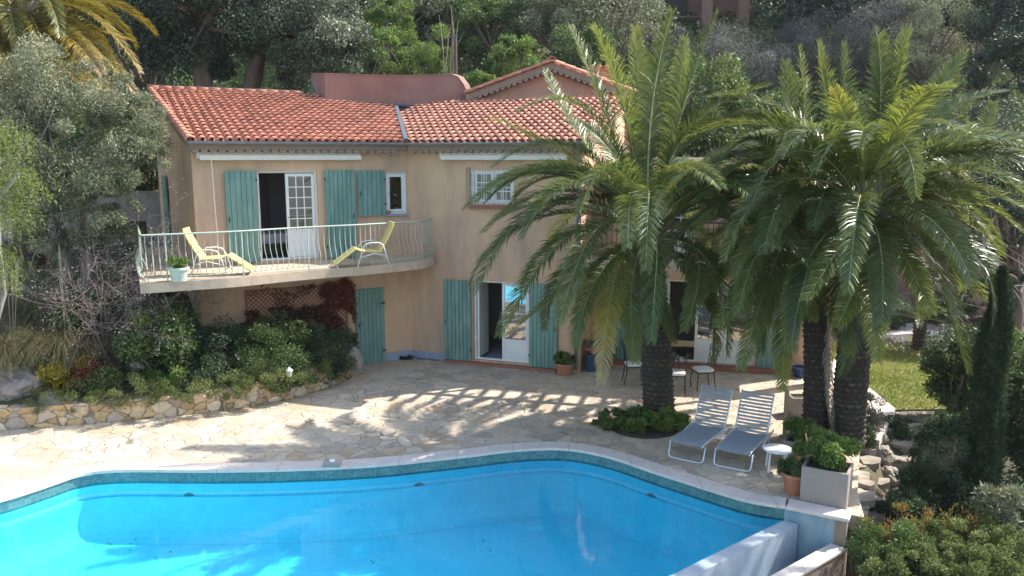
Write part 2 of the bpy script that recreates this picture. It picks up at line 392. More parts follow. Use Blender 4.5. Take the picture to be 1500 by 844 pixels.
def make_tree(name, label, cat, base, cc, r, mat, bark, seed, ncl=40, n=20000, L=.14, W=.06, rc=.35, shell=.5, tr=.2, group=None, trunks=1, flat=.8, local=False, limbs=14, bias=None, bend=.08):
    g = rng(seed)
    t = thing(name, label, cat, base, 0, group, local)
    P, tone, cl, cs = clump_points(g, cc, r, ncl, n, shell, rc, flat)
    leaf_obj('crown', P, tone, L, W, g, mat, t, bias, bend)
    mb = MB(); b0 = np.array(base, float) if not local else np.zeros(3)
    cc = np.array(cc, float)
    for q in range(trunks):
        bb = b0+(g.normal(size=3)*np.array([.25, .25, 0]) if trunks > 1 else 0)
        fork = bb+(cc-bb)*(.45 if trunks == 1 else .4)+g.normal(size=3)*.25*np.array([1, 1, .2])
        limb(mb, bb-np.array([0, 0, .3]), fork, tr, tr*.7, g, 6, .06, 8)
        for i in range(limbs//trunks):
            j = g.integers(0, ncl)
            limb(mb, fork, cl[j], tr*.42, tr*.08, g, 5, .1, 5)
    mb.build('trunk', bark, t, smooth=True)
    return t
# ================================================================== GROUND
dL = Vector((.891, .454, 0)).normalized(); dR = Vector((.946, -.326, 0)).normalized(); dB = Vector((.97, -.243, 0)).normalized()
nL = Vector((dL.y, -dL.x, 0)); nR = Vector((dR.y, -dR.x, 0)); nB = Vector((dB.y, -dB.x, 0))
A0 = Vector((-7.52, 18.97, 0)); C0 = Vector((-2.75, 21.40, 0)); E0 = C0+dR*4.72; B0 = Vector((1.9, 21.2, 0))
gdir = Vector((-.515, .857, 0)).normalized(); gn = Vector((-gdir.y, gdir.x, 0))   # gable wall of the left wing, normal to the left
YW = [(-60, 15.0), (-14, 15.0), (-10.39, 15.53), (-7.92, 16.17), (-6.14, 16.86), (-5.2, 17.6), (-4.56, 18.43), (-4.12, 19.3), (-4.05, 20.0)]
def yw(x):
    for (x0, y0), (x1, y1) in zip(YW, YW[1:]):
        if x0 <= x <= x1: return y0+(y1-y0)*(x-x0)/(x1-x0)
    return 99
PE = [(11.5, 5.12), (12.5, 5.75), (14.9, 6.85), (16.86, 8.35), (22, 8.6), (60, 8.6)]   # right rim of the patio: y -> x
def xe(y):
    if y <= PE[0][0]: return 5.3
    for (y0, x0), (y1, x1) in zip(PE, PE[1:]):
        if y0 <= y <= y1: return x0+(x1-x0)*(y-y0)/(y1-y0)
    return 8.6
def sstep(a, b, x):
    t = min(1, max(0, (x-a)/(b-a))); return t*t*(3-2*t)
def gh(x, y):
    nz = noise.noise(Vector((x*.35, y*.35, 0)))*.35+noise.noise(Vector((x*1.3, y*1.3, 3)))*.10
    hill = max(0, y-27)*.43+2.9+max(0, y-60)*.12
    if x < -4.05 and y > yw(x):
        d = y-yw(x)
        h = .34+.36*d+nz*sstep(.2, 1.2, d)*.8
        h = min(h, 2.72+.15*nz)
        if y > 27: h = max(h, hill+nz)
        return h
    if y > 27 and x < 8.0: return hill+nz
    if x >= xe(y)+.02 or x >= 8.0:
        if y > 27: return max(-.05, (hill+nz*2))*sstep(27.0, 28.2, y)+(-.05)*(1-sstep(27, 28.2, y))
        if y > 16.95: return -.06
        d = 16.95-y
        h = -.30-.34*d
        if x > 9: h += 0.05*(x-9)
        kx = sstep(.05, 1.1, x-xe(y)); h = -.16+(h+.16)*kx if y > 12.6 else h
        return max(h, -4)+nz*.8*sstep(0, 1, d)
    mg = .3 if y < 12.9 else .8
    if x > xe(y)-mg and y > 12.2: return -.30
    if y < 8: return -3.6
    return -3.0
def axis(a, b, lo, hi, s0, s1):
    out = []; x = a
    while x < b:
        out.append(x); x += s0 if lo <= x <= hi else s1
    out.append(b); return out
xs = axis(-90, 90, -17, 17, .22, 2.0); ys = axis(-30, 150, 9, 30, .22, 2.0)
V = [(x, y, gh(x, y)) for y in ys for x in xs]
nx = len(xs)
Fc = [(j*nx+i, j*nx+i+1, (j+1)*nx+i+1, (j+1)*nx+i) for j in range(len(ys)-1) for i in range(nx-1)]
link('ground', npmesh('ground', np.array(V), np.array(Fc), smooth=True), M['earth'])['kind'] = 'structure'
# far land out to the horizon
mb = MB(); mb.prism([(-600, -600), (600, -600), (600, 600), (-600, 600)], -6.4, -6.2)
tag(mb.build('terrain', M['rootdark']), kind='structure')

# ------------------------------------------------------------------ POOL
WZ = -.20; FZ = -1.12
pin_px = [(0, 735), (33, 725), (83, 708), (110, 698), (150, 691.5), (200, 690), (267, 691), (330, 691), (400, 690), (500, 686.5), (567, 682), (640, 674), (700, 667.5), (740, 662), (780, 659), (815, 658), (850, 661), (900, 672), (950, 690), (1000, 706), (1050, 722), (1100, 737), (1150, 753)]
pin = [G(u, v, 0) for u, v in pin_px]
def smooth_poly(pts, n=3):
    pts = [Vector(p) for p in pts]
    for _ in range(n):
        q = [pts[0]]
        for a, b in zip(pts, pts[1:]): q += [a*.75+b*.25, a*.25+b*.75]
        q.append(pts[-1]); pts = q
    return pts
I0 = Vector((4.32, 11.87, 0)); I1 = Vector((5.10, 11.42, 0)); idir = Vector((-.786, -.618, 0)).normalized(); iout = Vector((.618, -.786, 0)).normalized()
pin[-1] = I0+Vector((.0, .02, 0))
left_ext = [Vector((-11.0, 6.6, 0)), Vector((-10.6, 8.6, 0)), Vector((-9.9, 10.2, 0)), Vector((-9.1, 11.3, 0))]
pin = smooth_poly(left_ext+pin, 2)
inf_end = I0+idir*9.0
def offset(pts, d):
    out = []
    for i, p in enumerate(pts):
        t = (pts[min(i+1, len(pts)-1)]-pts[max(i-1, 0)]).normalized()
        out.append(p+Vector((-t.y, t.x, 0))*d)
    return out
pool_poly = pin+[inf_end, Vector((-8, 5.2, 0))]
pool = thing('swimming_pool', 'freeform blue swimming pool with an overflow edge in front of the house', 'swimming pool', (-1, 12, -1))
def strip(mb, a, b, za, zb):
    n = len(a); base = len(mb.v)
    mb.v += [Vector((p.x, p.y, za)) for p in a]+[Vector((p.x, p.y, zb)) for p in b]
    mb.f += [[base+i, base+i+1, base+n+i+1, base+n+i] for i in range(n-1)]
mb = MB(); strip(mb, pin, pin, -.012, -.225); mb.build('tile_band', M['mosaic'], pool, smooth=False)
mb = MB(); pb = offset(pin, -.006); pl = offset(pin, -.10)
strip(mb, pin, pb, -.225, -.228); strip(mb, pb, pb, -.228, -.44); strip(mb, pb, offset(pin, -.07), -.44, -.445)
prf = [(-.07, -.445), (-.09, -.70), (-.13, -.88), (-.20, -1.0), (-.32, -1.08), (-.50, FZ+.004)]
for (oa, za), (ob, zb) in zip(prf, prf[1:]): strip(mb, offset(pin, oa), offset(pin, ob), za, zb)
pp = pin+[inf_end, Vector((-8, 5.2, 0))]
mb.prism([(p.x, p.y) for p in pp], FZ-.1, FZ)
# inner face of overflow wall and near wall
q = [I0-iout*.0, inf_end]; strip(mb, q, q, WZ+.008, FZ)
q = [inf_end, Vector((-8, 5.2, 0)), pin[0]]; strip(mb, q, q, 0, FZ)
mb.build('lining', M['poolpaint'], pool)
mb = MB(); co = offset(pin, .30); ci = offset(pin, -.035)
strip(mb, co, ci, .045, .045); strip(mb, ci, ci, .045, -.008); strip(mb, ci, offset(pin, .01), -.008, -.008); strip(mb, co, co, -.05, .045)
mb.build('coping', M['coping'], pool)
# overflow wall
mb = MB()
a, b = I0, I0+iout*.22; c_, d_ = inf_end+iout*.22, inf_end
mb.prism([(a.x, a.y), (d_.x, d_.y), (c_.x, c_.y), (b.x, b.y)], -1.3, WZ+.012)
mb.build('overflow_wall', M['wetwall'], pool)
# catch basin floor, outer wall, end wall
o1 = I0+iout*.22; o2 = I0+iout*.72
mb = MB(); e1 = o1+idir*9; e2 = o2+idir*9
mb.prism([(o1.x, o1.y), (e1.x, e1.y), (e2.x, e2.y), (o2.x, o2.y)], -1.25, -.93)
mb.build('basin_floor', M['poolpaint'], pool)
mb = MB(); w1 = I0+iout*.66-idir*.26; w2 = w1+iout*.22
mb.prism([(w1.x, w1.y), ((w1+idir*9).x, (w1+idir*9).y), ((w2+idir*9).x, (w2+idir*9).y), (w2.x, w2.y)], -3.6, -.45)
mb.build('outer_wall', M['stainwall'], pool)
mb = MB(); w1 = w1-iout*.015; w2 = w2+iout*.02
mb.prism([(w1.x, w1.y), ((w1+idir*9).x, (w1+idir*9).y), ((w2+idir*9).x, (w2+idir*9).y), (w2.x, w2.y)], -.447, -.40)
mb.build('outer_coping', M['coping'], pool, bevel=.012)
ed = (I1-I0).normalized(); en = Vector((ed.y, -ed.x, 0))
a = I0-ed*.02; b = I0+ed*.74; bk = -en*.32
mb = MB(); mb.prism([(a.x, a.y), (b.x, b.y), ((b+bk).x, (b+bk).y), ((a+bk).x, (a+bk).y)], -1.3, -.012)
mb.build('end_wall', M['bluewall'], pool)
mb = MB(); b2 = b-ed*.012; mb.prism([(p.x, p.y) for p in (b2+en*.006, b+ed*.16+en*.006, b+ed*.16+bk, b2+bk)], -3.6, -.014); mb.build('end_pier', M['stainwall'], pool)
mb = MB(); a2 = a+ed*.02+en*.03; b2 = b+ed*.19+en*.03
mb.prism([(a2.x, a2.y), (b2.x, b2.y), ((b2+bk*1.05).x, (b2+bk*1.05).y), ((a2+bk*1.05).x, (a2+bk*1.05).y)], -.010, .046)
mb.build('end_coping', M['coping'], pool, bevel=.012)
# underwater lamps / inlets on the wall
for u, v in ((288, 718), (950, 712), (620, 705)):
    p = D(u, v, G(u, v, -.45).y); best = min(range(1, len(pb)-1), key=lambda i: (pb[i].x-p.x)**2)
    q0 = pb[best]; t = (pb[best+1]-pb[best-1]).normalized(); nn = Vector((t.y, -t.x, 0))
    mb = MB(); mb.tube([Vector((q0.x, q0.y, -.5)), Vector((q0.x, q0.y, -.5))+nn*.03], .11, 16)
    mb.build('pool_lamp', M['mosaic'], pool)
# leaves and debris on the pool floor
g = rng(5); P = []
for u, v, n, s in ((200, 800, 26, 40), (130, 800, 10, 50), (565, 770, 5, 16), (560, 822, 4, 12), (720, 800, 4, 20), (1120, 830, 0, 5)):
    for i in range(n):
        q0 = G(u+g.normal()*s, v+g.normal()*s*.3, FZ+.012); P.append(list(q0))
o = leaf_obj('debris', np.array(P), g.random(len(P)), .05, .025, g, M['dark_leaf'], pool)
o['kind'] = 'stuff'
# chamfered water surface
mb = MB()
wp = [(p.x, p.y) for p in offset(pin, -.001)]+[(inf_end.x+iout.x*.1, inf_end.y+iout.y*.1), (-8, 5.2)]
vs = [Vector((x, y, WZ+.016)) for x, y in wp]
for t in tessellate_polygon([[Vector((x, y, 0)) for x, y in wp]]):
    t = list(t); a_, b_, c_2 = vs[t[0]], vs[t[1]], vs[t[2]]
    mb.f.append(t if (b_-a_).cross(c_2-a_).z > 0 else t[::-1])
mb.v = vs
wo = mb.build('pool_water', M['water']); tag(wo, kind='structure')
# small pool skimmer cap on the coping
def small(u, v, z=0): return G(u, v, z)
p = small(487, 683, .045)
t = thing('skimmer_weight', 'small pale block lying on the far pool edge', 'pool fitting', p)
MB().box((-.16, -.07, 0), (.16, .09, .10), Matrix.Translation(p)).build('block', M['concrete'], t, bevel=.03)
MB().lathe([(0, .125), (.05, .122), (.055, .10)], 14, p).build('cap', M['white'], t, smooth=True)

# ------------------------------------------------------------------ PATIO
outer = [(p.x, p.y) for p in offset(pin, .25)]
pat = outer[:]                                    # left to right along the pool
pat += [(5.42, 11.55), (5.72, 12.5), (6.80, 14.9), (8.05, 16.86), (8.2, 22.5), (2, 23.0), (-4.2, 23), (-4.02, 20.2)]
pat += [(x+.08, y-.02) for x, y in YW[::-1]][0:-1][:]
pat = [p for p in pat]
pat += [(-22, 15.1), (-22, 6.4)]
mb = MB(); mb.prism(pat, -.25, 0.0)
tag(mb.build('patio', M['paving']), kind='structure')
# pale walk beside the palm bed
mb = MB(); mb.prism([(6.95, 14.95), (7.15, 14.85), (8.4, 16.84), (8.9, 22.6), (8.1, 22.6), (8.0, 17.2)], -.12, .03)
tag(mb.build('side_path', M['coping'], None), kind='structure')
# lawn
mb = MB(); mb.prism([(8.42, 16.9), (11.5, 17.0), (15, 18), (15, 23.3), (8.85, 23.3)], -.3, -.01)
tag(mb.build('lawn', M['lawn']), kind='structure')
g = rng(11); n = 42000; P = np.stack([8.5+6.5*g.random(n), 16.95+6.3*g.random(n), np.full(n, -.015)], 1)
P = P[(P[:, 0] > 8.45+(P[:, 1]-16.9)*.07)]
tn = np.array([noise.noise(Vector((p[0]*.8, p[1]*.8, 0))) for p in P[::1]])*.9+.45+.2*g.normal(size=len(P))
o = leaf_obj('grass', P, np.clip(tn, 0, 1), .06, .022, g, M['grass'], None, bias=np.array([[0, 0, 2.2]])); tag(o, 'short patchy lawn grass beside the palm bed', 'grass', kind='stuff')
# curved path across the lawn, far side
mb = MB(); far = [G(u, v, 0) for u, v in ((1262, 497), (1300, 492), (1340, 489), (1390, 489), (1440, 492))]; far2 = [p+Vector((0, 1.5, 0)) for p in far]
mb.prism([(p.x, p.y) for p in far]+[(p.x, p.y) for p in far2[::-1]], -.2, .02)
tag(mb.build('garden_path', M['coping']), kind='structure')
# pale pebble ring and small palm stump on the lawn
g = rng(12); c = G(1345, 508, 0)
P = np.stack([c.x+g.normal(size=260)*.55, c.y+g.normal(size=260)*.55, np.full(260, .005)], 1)
peb = leaf_obj('pebbles', P, .8+.2*g.random(260), .10, .07, g, M['cushion']); tag(peb, 'ring of white pebbles round the little palm on the lawn', 'pebbles', kind='stuff')

# ------------------------------------------------------------------ RETAINING STONE WALL of the flower bed
def stone_strip(name, path, z0, z1f, mat, parent, cell=.23, res=.022, amp=.032, seed=0, palette=None, top=.26, closed_end=True):
    """wall face built along a path (front side to the left-hand normal) with raised irregular stones"""
    pts = [Vector(p) for p in path]; L = [0]
    for a, b in zip(pts, pts[1:]): L.append(L[-1]+(b-a).length)
    n = int(L[-1]/res)
    def at(s):
        for i in range(len(L)-1):
            if s <= L[i+1] or i == len(L)-2:
                t = (s-L[i])/(L[i+1]-L[i]); p = pts[i].lerp(pts[i+1], t); d = (pts[i+1]-pts[i]).normalized(); return p, d
    hmax = max(z1f(0), z1f(L[-1]))
    m = int((hmax-z0)/res)+1; mt = int(top/res)
    V = []; Cc = []
    pal = palette or [(.58, .40, .21), (.64, .49, .32), (.50, .34, .18), (.68, .56, .41), (.50, .42, .34), (.60, .44, .25)]
    rows = m+mt+1
    for i in range(n+1):
        s = L[-1]*i/n; p, d = at(s); nn = Vector((d.y, -d.x, 0)); zt = z1f(s)+.02*noise.noise(Vector((s*2.5, seed, 0)))
        for j in range(rows):
            if j <= m: z = z0+(zt-z0)*j/m; back = 0; q = (s/cell*.8, z/cell*1.15, seed)
            else: z = zt; back = (j-m)*top/mt; q = (s/cell*.8, (zt+back)/cell*1.15, seed)
            w = .25; qv = Vector((q[0]+w*noise.noise(Vector((q[0]*1.3, q[1]*1.3, 5))), q[1]+w*noise.noise(Vector((q[0]*1.3, q[1]*1.3, 9))), seed))
            ds, ps = noise.voronoi(qv)
            e = min(1, (ds[1]-ds[0])/.16); hgt = amp*(e**.6)
            rv = random.Random(int(ps[0].x*977+ps[0].y*613+ps[0].z*31)).random(); k = int(rv*len(pal)) % len(pal)
            f = .85+.3*random.Random(int(ps[0].x*131+ps[0].y*717)).random()
            mort = .34
            cc = [pal[k][a]*f for a in range(3)] if e > .35 else [.25, .20, .15]
            if 0 < j < m+1 or j > m:
                off = nn*hgt if j <= m else nn*0
                zz = z+(hgt-.03 if j > m else 0)
                if j == m: off = nn*hgt*.5
                V.append((p+off-nn*back)[:2]+(zz,) if False else ((p+off-nn*back).x, (p+off-nn*back).y, zz))
            else: V.append(((p+nn*hgt).x, (p+nn*hgt).y, z))
            Cc.append((*cc, 1))
    Fc = [(i*rows+j, (i+1)*rows+j, (i+1)*rows+j+1, i*rows+j+1) for i in range(n) for j in range(rows-1)]
    me = npmesh(name, np.array(V)-np.array(ORG.get(parent.name, Vector()) if parent else (0, 0, 0)), np.array(Fc), col=np.array(Cc), smooth=True)
    return link(name, me, mat, parent)
bed = thing('flower_bed_wall', 'low curved wall of golden rubble stone holding the planted bank', 'wall', (-8, 16, 0))
path = smooth_poly([(x, y, 0) for x, y in YW[1:]]+[(-4.2, 20.55, 0)], 2)
path[0] = Vector((-16, 15, 0))
stone_strip('stonework', path, -.02, lambda s: .44+.14*sstep(9, 14, s), M['stones'], bed, seed=3)

# ================================================================== HOUSE
house = thing('villa', 'two storey tan stucco villa with orange tiled roofs and teal shutters', 'house', (-2.75, 21.4, 0))
class Wl:
    def __init__(s, P, d, n): s.P = P; s.d = d; s.n = n
    def p(s, a, z, o=0): return s.P+s.d*a+s.n*o+Vector((0, 0, z))
    def px(s, u, v):
        q = onplane(u, v, s.P, s.n)-s.P; return q.dot(s.d), q.z
    def mat(s, a=0, z=0, o=0):
        M4 = Matrix.Identity(4); M4.col[0] = (*s.d, 0); M4.col[1] = (*(-s.n), 0); M4.col[2] = (0, 0, 1, 0); M4.translation = s.p(a, z, o)
        return M4            # local x along wall, y into wall, z up
WL = Wl(A0, dL, nL); WR = Wl(C0, dR, nR); WB = Wl(B0, dB, nB); WG = Wl(A0, gdir, gn)
def wall_open(mb, W, s0, s1, z0, z1, ops, th=.32):
    S = sorted({s0, s1, *[min(max(x, s0), s1) for o in ops for x in (o[0], o[1])]}); Z = sorted({z0, z1, *[min(max(x, z0), z1) for o in ops for x in (o[2], o[3])]})
    def solid(i, j):
        if i < 0 or j < 0 or i >= len(S)-1 or j >= len(Z)-1: return None
        cs = (S[i]+S[i+1])/2; cz = (Z[j]+Z[j+1])/2
        return not any(o[0] < cs < o[1] and o[2] < cz < o[3] for o in ops)
    for i in range(len(S)-1):
        for j in range(len(Z)-1):
            if not solid(i, j): continue
            a, b, c, d = S[i], S[i+1], Z[j], Z[j+1]
            mb.add([W.p(a, c), W.p(b, c), W.p(b, d), W.p(a, d)], [(0, 1, 2, 3)])
            mb.add([W.p(a, c, -th), W.p(b, c, -th), W.p(b, d, -th), W.p(a, d, -th)], [(3, 2, 1, 0)])
            for (ii, jj, e) in ((i-1, j, ((a, c), (a, d))), (i+1, j, ((b, d), (b, c))), (i, j-1, ((b, c), (a, c))), (i, j+1, ((a, d), (b, d)))):
                if not solid(ii, jj):
                    (x0, y0), (x1, y1) = e
                    mb.add([W.p(x0, y0), W.p(x1, y1), W.p(x1, y1, -th), W.p(x0, y0, -th)], [(0, 1, 2, 3)])
TOP = 5.74; UF = 2.92
# left facade: upstairs door, small window ; right facade: grille window, ground floor door ; back wall of the recess
LL = (C0-A0).dot(dL)
mb = MB(); wall_open(mb, WL, 0, LL, -.2, TOP, [(1.47, 2.93, UF, 5.13), (4.83, 5.30, 3.98, 5.08)] if False else [(1.47, 2.93, UF, 5.13), (4.73, 5.30, 3.98, 5.08)]); mb.build('left_facade', M['stucco'], house)
mb = MB(); wall_open(mb, WR, 0, 4.72, -.2, TOP, [(1.80, 2.95, 4.28, 5.14), (1.82, 3.38, .12, 2.26)]); mb.build('main_facade', M['stucco'], house)
mb = MB(); wall_open(mb, WB, .0, 6.05, -.2, 2.66, [(1.78, 4.52, .12, 2.30)]); mb.build('recess_wall', M['stucco'], house)
mb = MB(); wall_open(mb, WB, .0, 6.05, 2.93, 5.3, [(1.5, 2.9, 2.95, 5.0), (4.2, 5.2, 3.8, 5.0)]); mb.build('terrace_wall', M['stucco'], house)
# gable wall with sloped head, and the other sides of the body
SL = .257
def rz(p):                                  # height of left roof plane (underside) over a point
    return TOP+.02+SL*((Vector(p)-A0).dot(-nL))
BK = 5.75
A1 = A0+gdir*BK
def poly_wall(mb, a, b, z0, za, zb, th, side):
    n = Vector((b-a)).normalized(); n = Vector((n.y, -n.x, 0))*side
    for o in (0, 1):
        pass
    v = [a+Vector((0, 0, z0)), b+Vector((0, 0, z0)), b+Vector((0, 0, zb)), a+Vector((0, 0, za))]
    w = [q-n*th for q in v]
    mb.add(v+w, [(0, 1, 2, 3), (7, 6, 5, 4), (0, 4, 5, 1), (1, 5, 6, 2), (2, 6, 7, 3), (3, 7, 4, 0)])
mb = MB(); poly_wall(mb, A0+gdir*.002+gn*.0, A1, -.2, rz(A0)-.02, rz(A1)-.04, .3, -1); mb.build('gable_wall', M['stucco'], house)
E1 = E0-nR*5.2
mb = MB(); poly_wall(mb, E0-nR*.0+dR*.003, E1, -.2, TOP, TOP+1.2, .3, 1); mb.build('end_wall', M['stucco'], house)
mb = MB(); poly_wall(mb, A1, C0+Vector((-.9, 4.9, 0)), -.2, 6.6, 6.6, .25, 1); poly_wall(mb, C0+Vector((-.9, 4.9, 0)), E1, -.2, 6.6, 6.6, .25, 1); mb.build('rear_wall', M['stucco'], house)
# floors and ceilings inside
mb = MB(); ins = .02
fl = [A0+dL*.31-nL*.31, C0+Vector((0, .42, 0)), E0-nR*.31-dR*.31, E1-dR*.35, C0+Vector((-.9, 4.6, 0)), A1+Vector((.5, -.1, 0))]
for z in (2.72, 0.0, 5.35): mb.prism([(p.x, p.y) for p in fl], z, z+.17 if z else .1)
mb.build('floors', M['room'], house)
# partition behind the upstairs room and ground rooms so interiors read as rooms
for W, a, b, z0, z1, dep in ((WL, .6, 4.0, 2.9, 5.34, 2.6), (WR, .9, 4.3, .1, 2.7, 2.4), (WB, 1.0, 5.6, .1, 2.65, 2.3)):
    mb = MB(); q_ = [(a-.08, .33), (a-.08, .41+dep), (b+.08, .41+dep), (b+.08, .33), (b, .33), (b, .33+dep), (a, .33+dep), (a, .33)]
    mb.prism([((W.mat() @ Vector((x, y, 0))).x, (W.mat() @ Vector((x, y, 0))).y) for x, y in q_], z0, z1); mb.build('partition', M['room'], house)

# side wall of the recess, extension body
S0 = E0+dR*0.003-nR*0; S1 = WB.p(.02, 0)
mb = MB(); poly_wall(mb, WB.p(6.05, 0, -.001), WB.p(6.05, 0, -4.5), -.2, 2.66, 2.66, .3, 1); poly_wall(mb, WB.p(6.05, 2.93, 0), WB.p(6.05, 2.93, -4.5), 0, 2.3, 2.3, .3, 1)
mb.build('extension_side', M['stucco'], house)
mb = MB()
tf = [E0+Vector((.02, 0, 0)), WB.p(.6, 0, 1.15), WB.p(6.3, 0, 1.15), WB.p(6.3, 0, -4.4), WB.p(0.1, 0, -4.4)]
tf = [E0+dR*.004, WB.p(.55, 0, 1.0), WB.p(6.3, 0, 1.0), WB.p(6.3, 0, -4.4), E1+dR*.01]
mb.prism([(p.x, p.y) for p in tf], 2.69, 2.90); mb.build('terrace_slab', M['cream'], house, bevel=.015)
mb = MB(); mb.box((.62, -.96, 2.44), (6.25, -.72, 2.687), WB.mat()); mb.build('terrace_beam', M['stucco'], house)
mb = MB(); mb.box((5.95, -.97, -.1), (6.24, -.71, 2.438), WB.mat()); mb.build('terrace_post', M['stucco'], house)
mb = MB(); wf = [WB.p(0, 0, -.4), WB.p(6.3, 0, -.4), WB.p(6.3, 0, -4.4), WB.p(.4, 0, -4.4)]
mb.prism([(p.x, p.y) for p in wf], 5.3, 5.45); mb.build('flat_roof', M['cream'], house)
# plinth in blue-grey paint near the inner corner
mb = MB(); mb.box((4.62, -.02, -.05), (LL, .0-.001, .24), WL.mat()); mb.box((0, -.021, -.05), (.98, -.001, .23), WR.mat()); mb.build('plinth', M['plinth'], house)
# steps
mb = MB(); mb.box((1.0, -.16, -.05), (4.14, -.001, .07), WR.mat()); mb.box((.6, -.30, -.05), (5.9, -.001, .105), WB.mat()); mb.build('step', M['brick'], house)

# --- shutters: boards side by side with gaps, battens, hinges
def shutter(W, s0, s1, z0, z1, o=.05, name='shutter', hinge=1, label=None):
    mb = MB(); n = max(4, round((s1-s0)/.115)); w = (s1-s0)/n
    for i in range(n):
        mb.box((s0+i*w+.004, -o-.030-.004*((i*7) % 3 == 0), z0), (s0+(i+1)*w-.004, -o, z1), W.mat())
    mb.box((s0+.012, -o+.002, z0+.02), (s1-.012, -o+.016, z1-.02), W.mat())
    s = mb.build(name, M['shutter'], house, bevel=.006)
    if label: s['label'] = label
    hs = s0 if hinge < 0 else s1
    for zz in (z0+.28, z1-.25):
        mb = MB(); mb.box((hs-.03 if hinge > 0 else hs-.012, -o-.045, zz), (hs+.012 if hinge > 0 else hs+.03, -o-.031, zz+.05), W.mat()); mb.build('hinge', M['iron'], s)
    mb = MB(); mb.tube([W.p((s0+s1)/2-hinge*(s1-s0)*.42, z0+(z1-z0)*.45, o+.05), W.p((s0+s1)/2-hinge*(s1-s0)*.42, z0+(z1-z0)*.45+.12, o+.05)], .012, 6)
    mb.build('latch', M['iron'], s)
    return s
shutter(WL, .70, 1.44, UF+.0, 5.14, hinge=1)
shutter(WL, 3.10, 3.88, UF-.02, 5.14, hinge=-1)
shutter(WL, 3.95, 4.69, 3.95, 5.12, hinge=1)
shutter(WR, 1.0, 1.78, .08, 2.25, hinge=1)
shutter(WR, 3.40, 4.16, .08, 2.27, hinge=-1)
shutter(WB, .74, 1.72, .10, 2.33, hinge=1)
shutter(WB, 4.56, 5.30, .10, 2.33, hinge=-1)
s_, z_ = WG.px(246, 300)
shutter(WG, s_-.35, s_+.30, 2.95, 4.95, hinge=1, label='narrow teal shutter on the end wall')
# cellar door of boards
mb = MB(); n = 7; w = .78/n
for i in range(n): mb.box((3.80+i*w+.003, -.045, -.01), (3.80+(i+1)*w-.003, -.006, 2.03), WL.mat())
mb.box((3.79, -.012, -.02), (4.59, -.003, 2.04), WL.mat())
cd = mb.build('board_door', M['shutter'], house, bevel=.004); cd['label'] = 'teal board door at the foot of the left wing'
mb = MB(); mb.tube([WL.p(3.88, 1.0, .05), WL.p(3.88, 1.12, .075), WL.p(3.97, 1.12, .075)], .012, 6)
for zz in (.3, 1.6): mb.box((4.50, -.06, zz), (4.60, -.046, zz+.05), WL.mat())
mb.build('door_handle', M['iron'], cd)

# --- glazed leaves
def glazed(W, s0, s1, z0, z1, cols, rows, zpan, o=-.10, fr=.07, name='glazed_door'):
    """frame with muntins; panel below zpan"""
    mb = MB(); B = lambda a, b: mb.box(a, b, W.mat())
    y0, y1 = -o-.0, -o+.05
    B((s0, y0, z0), (s0+fr, y1, z1)); B((s1-fr, y0, z0), (s1, y1, z1)); B((s0+fr+.001, y0, z1-fr), (s1-fr-.001, y1, z1))
    zb = zpan if zpan else z0+fr
    B((s0+fr+.001, y0, z0), (s1-fr-.001, y1, z0+fr))
    if zpan:
        B((s0+fr+.001, y0+.012, z0+fr+.001), (s1-fr-.001, y1-.012, zb-fr)); B((s0+fr+.001, y0, zb-fr+.001), (s1-fr-.001, y1, zb))
        B((s0+fr+.06, y0+.003, z0+fr+.07), (s1-fr-.06, y0+.011, zb-fr-.07))
    x0, x1, zz0, zz1 = s0+fr, s1-fr, zb, z1-fr
    for i in range(1, cols):
        x = x0+(x1-x0)*i/cols; B((x-.012, y0+.006, zz0+.001), (x+.012, y1-.006, zz1-.001))
    for j in range(1, rows):
        z = zz0+(zz1-zz0)*j/rows
        for i in range(cols):
            a = x0+(x1-x0)*i/cols+(.013 if i else .001); b = x0+(x1-x0)*(i+1)/cols-(.013 if i < cols-1 else .001)
            B((a, y0+.008, z-.012), (b, y1-.008, z+.012))
    d = mb.build(name, M['white'], house)
    mg = MB(); mg.box((x0+.001, y0+.022, zz0+.001), (x1-.001, y0+.028, zz1-.001), W.mat()); mg.build('pane', M['glass'], d)
    mh = MB(); hx = s0+fr*.5; hz = z0+1.0 if zpan else (z0+z1)/2
    mh.tube([W.p(hx, hz, o+.0), W.p(hx, hz, o+.05), W.p(hx+.09, hz, o+.05)], .009, 6); mh.build('door_handle' if zpan else 'handle', M['iron'], d)
    return d
def frame(W, s0, s1, z0, z1, o=-.09, w=.05, name='door_frame', sill=True, mat='white', th=.08):
    mb = MB(); y0 = -o
    mb.box((s0+.001, y0, z0+.001), (s0+w, y0+th, z1-.001), W.mat()); mb.box((s1-w, y0, z0+.001), (s1-.001, y0+th, z1-.001), W.mat()); mb.box((s0+w+.001, y0, z1-w), (s1-w-.001, y0+th, z1-.001), W.mat())
    if sill: mb.box((s0+w+.001, y0, z0+.001), (s1-w-.001, y0+th, z0+.04), W.mat())
    return mb.build(name, M[mat], house)
frame(WL, 1.47, 2.93, UF, 5.13)
glazed(WL, 2.16, 2.87, UF+.05, 5.06, 3, 5, UF+.75)
# open leaf seen edge-on inside the room
frame(WL, 4.73, 5.30, 3.98, 5.08, o=-.06, w=.05, name='window_frame')
glazed(WL, 4.78, 5.25, 4.03, 5.02, 1, 1, None, o=-.07, name='window_sash')
mb = MB(); mb.box((4.70, -.07, 3.925), (5.31, .05, 3.977), WL.mat()); mb.build('sill', M['plinth'], house, bevel=.01)
frame(WR, 1.82, 3.38, .12, 2.26)
glazed(WR, 2.60, 3.32, .16, 2.20, 1, 1, .72)
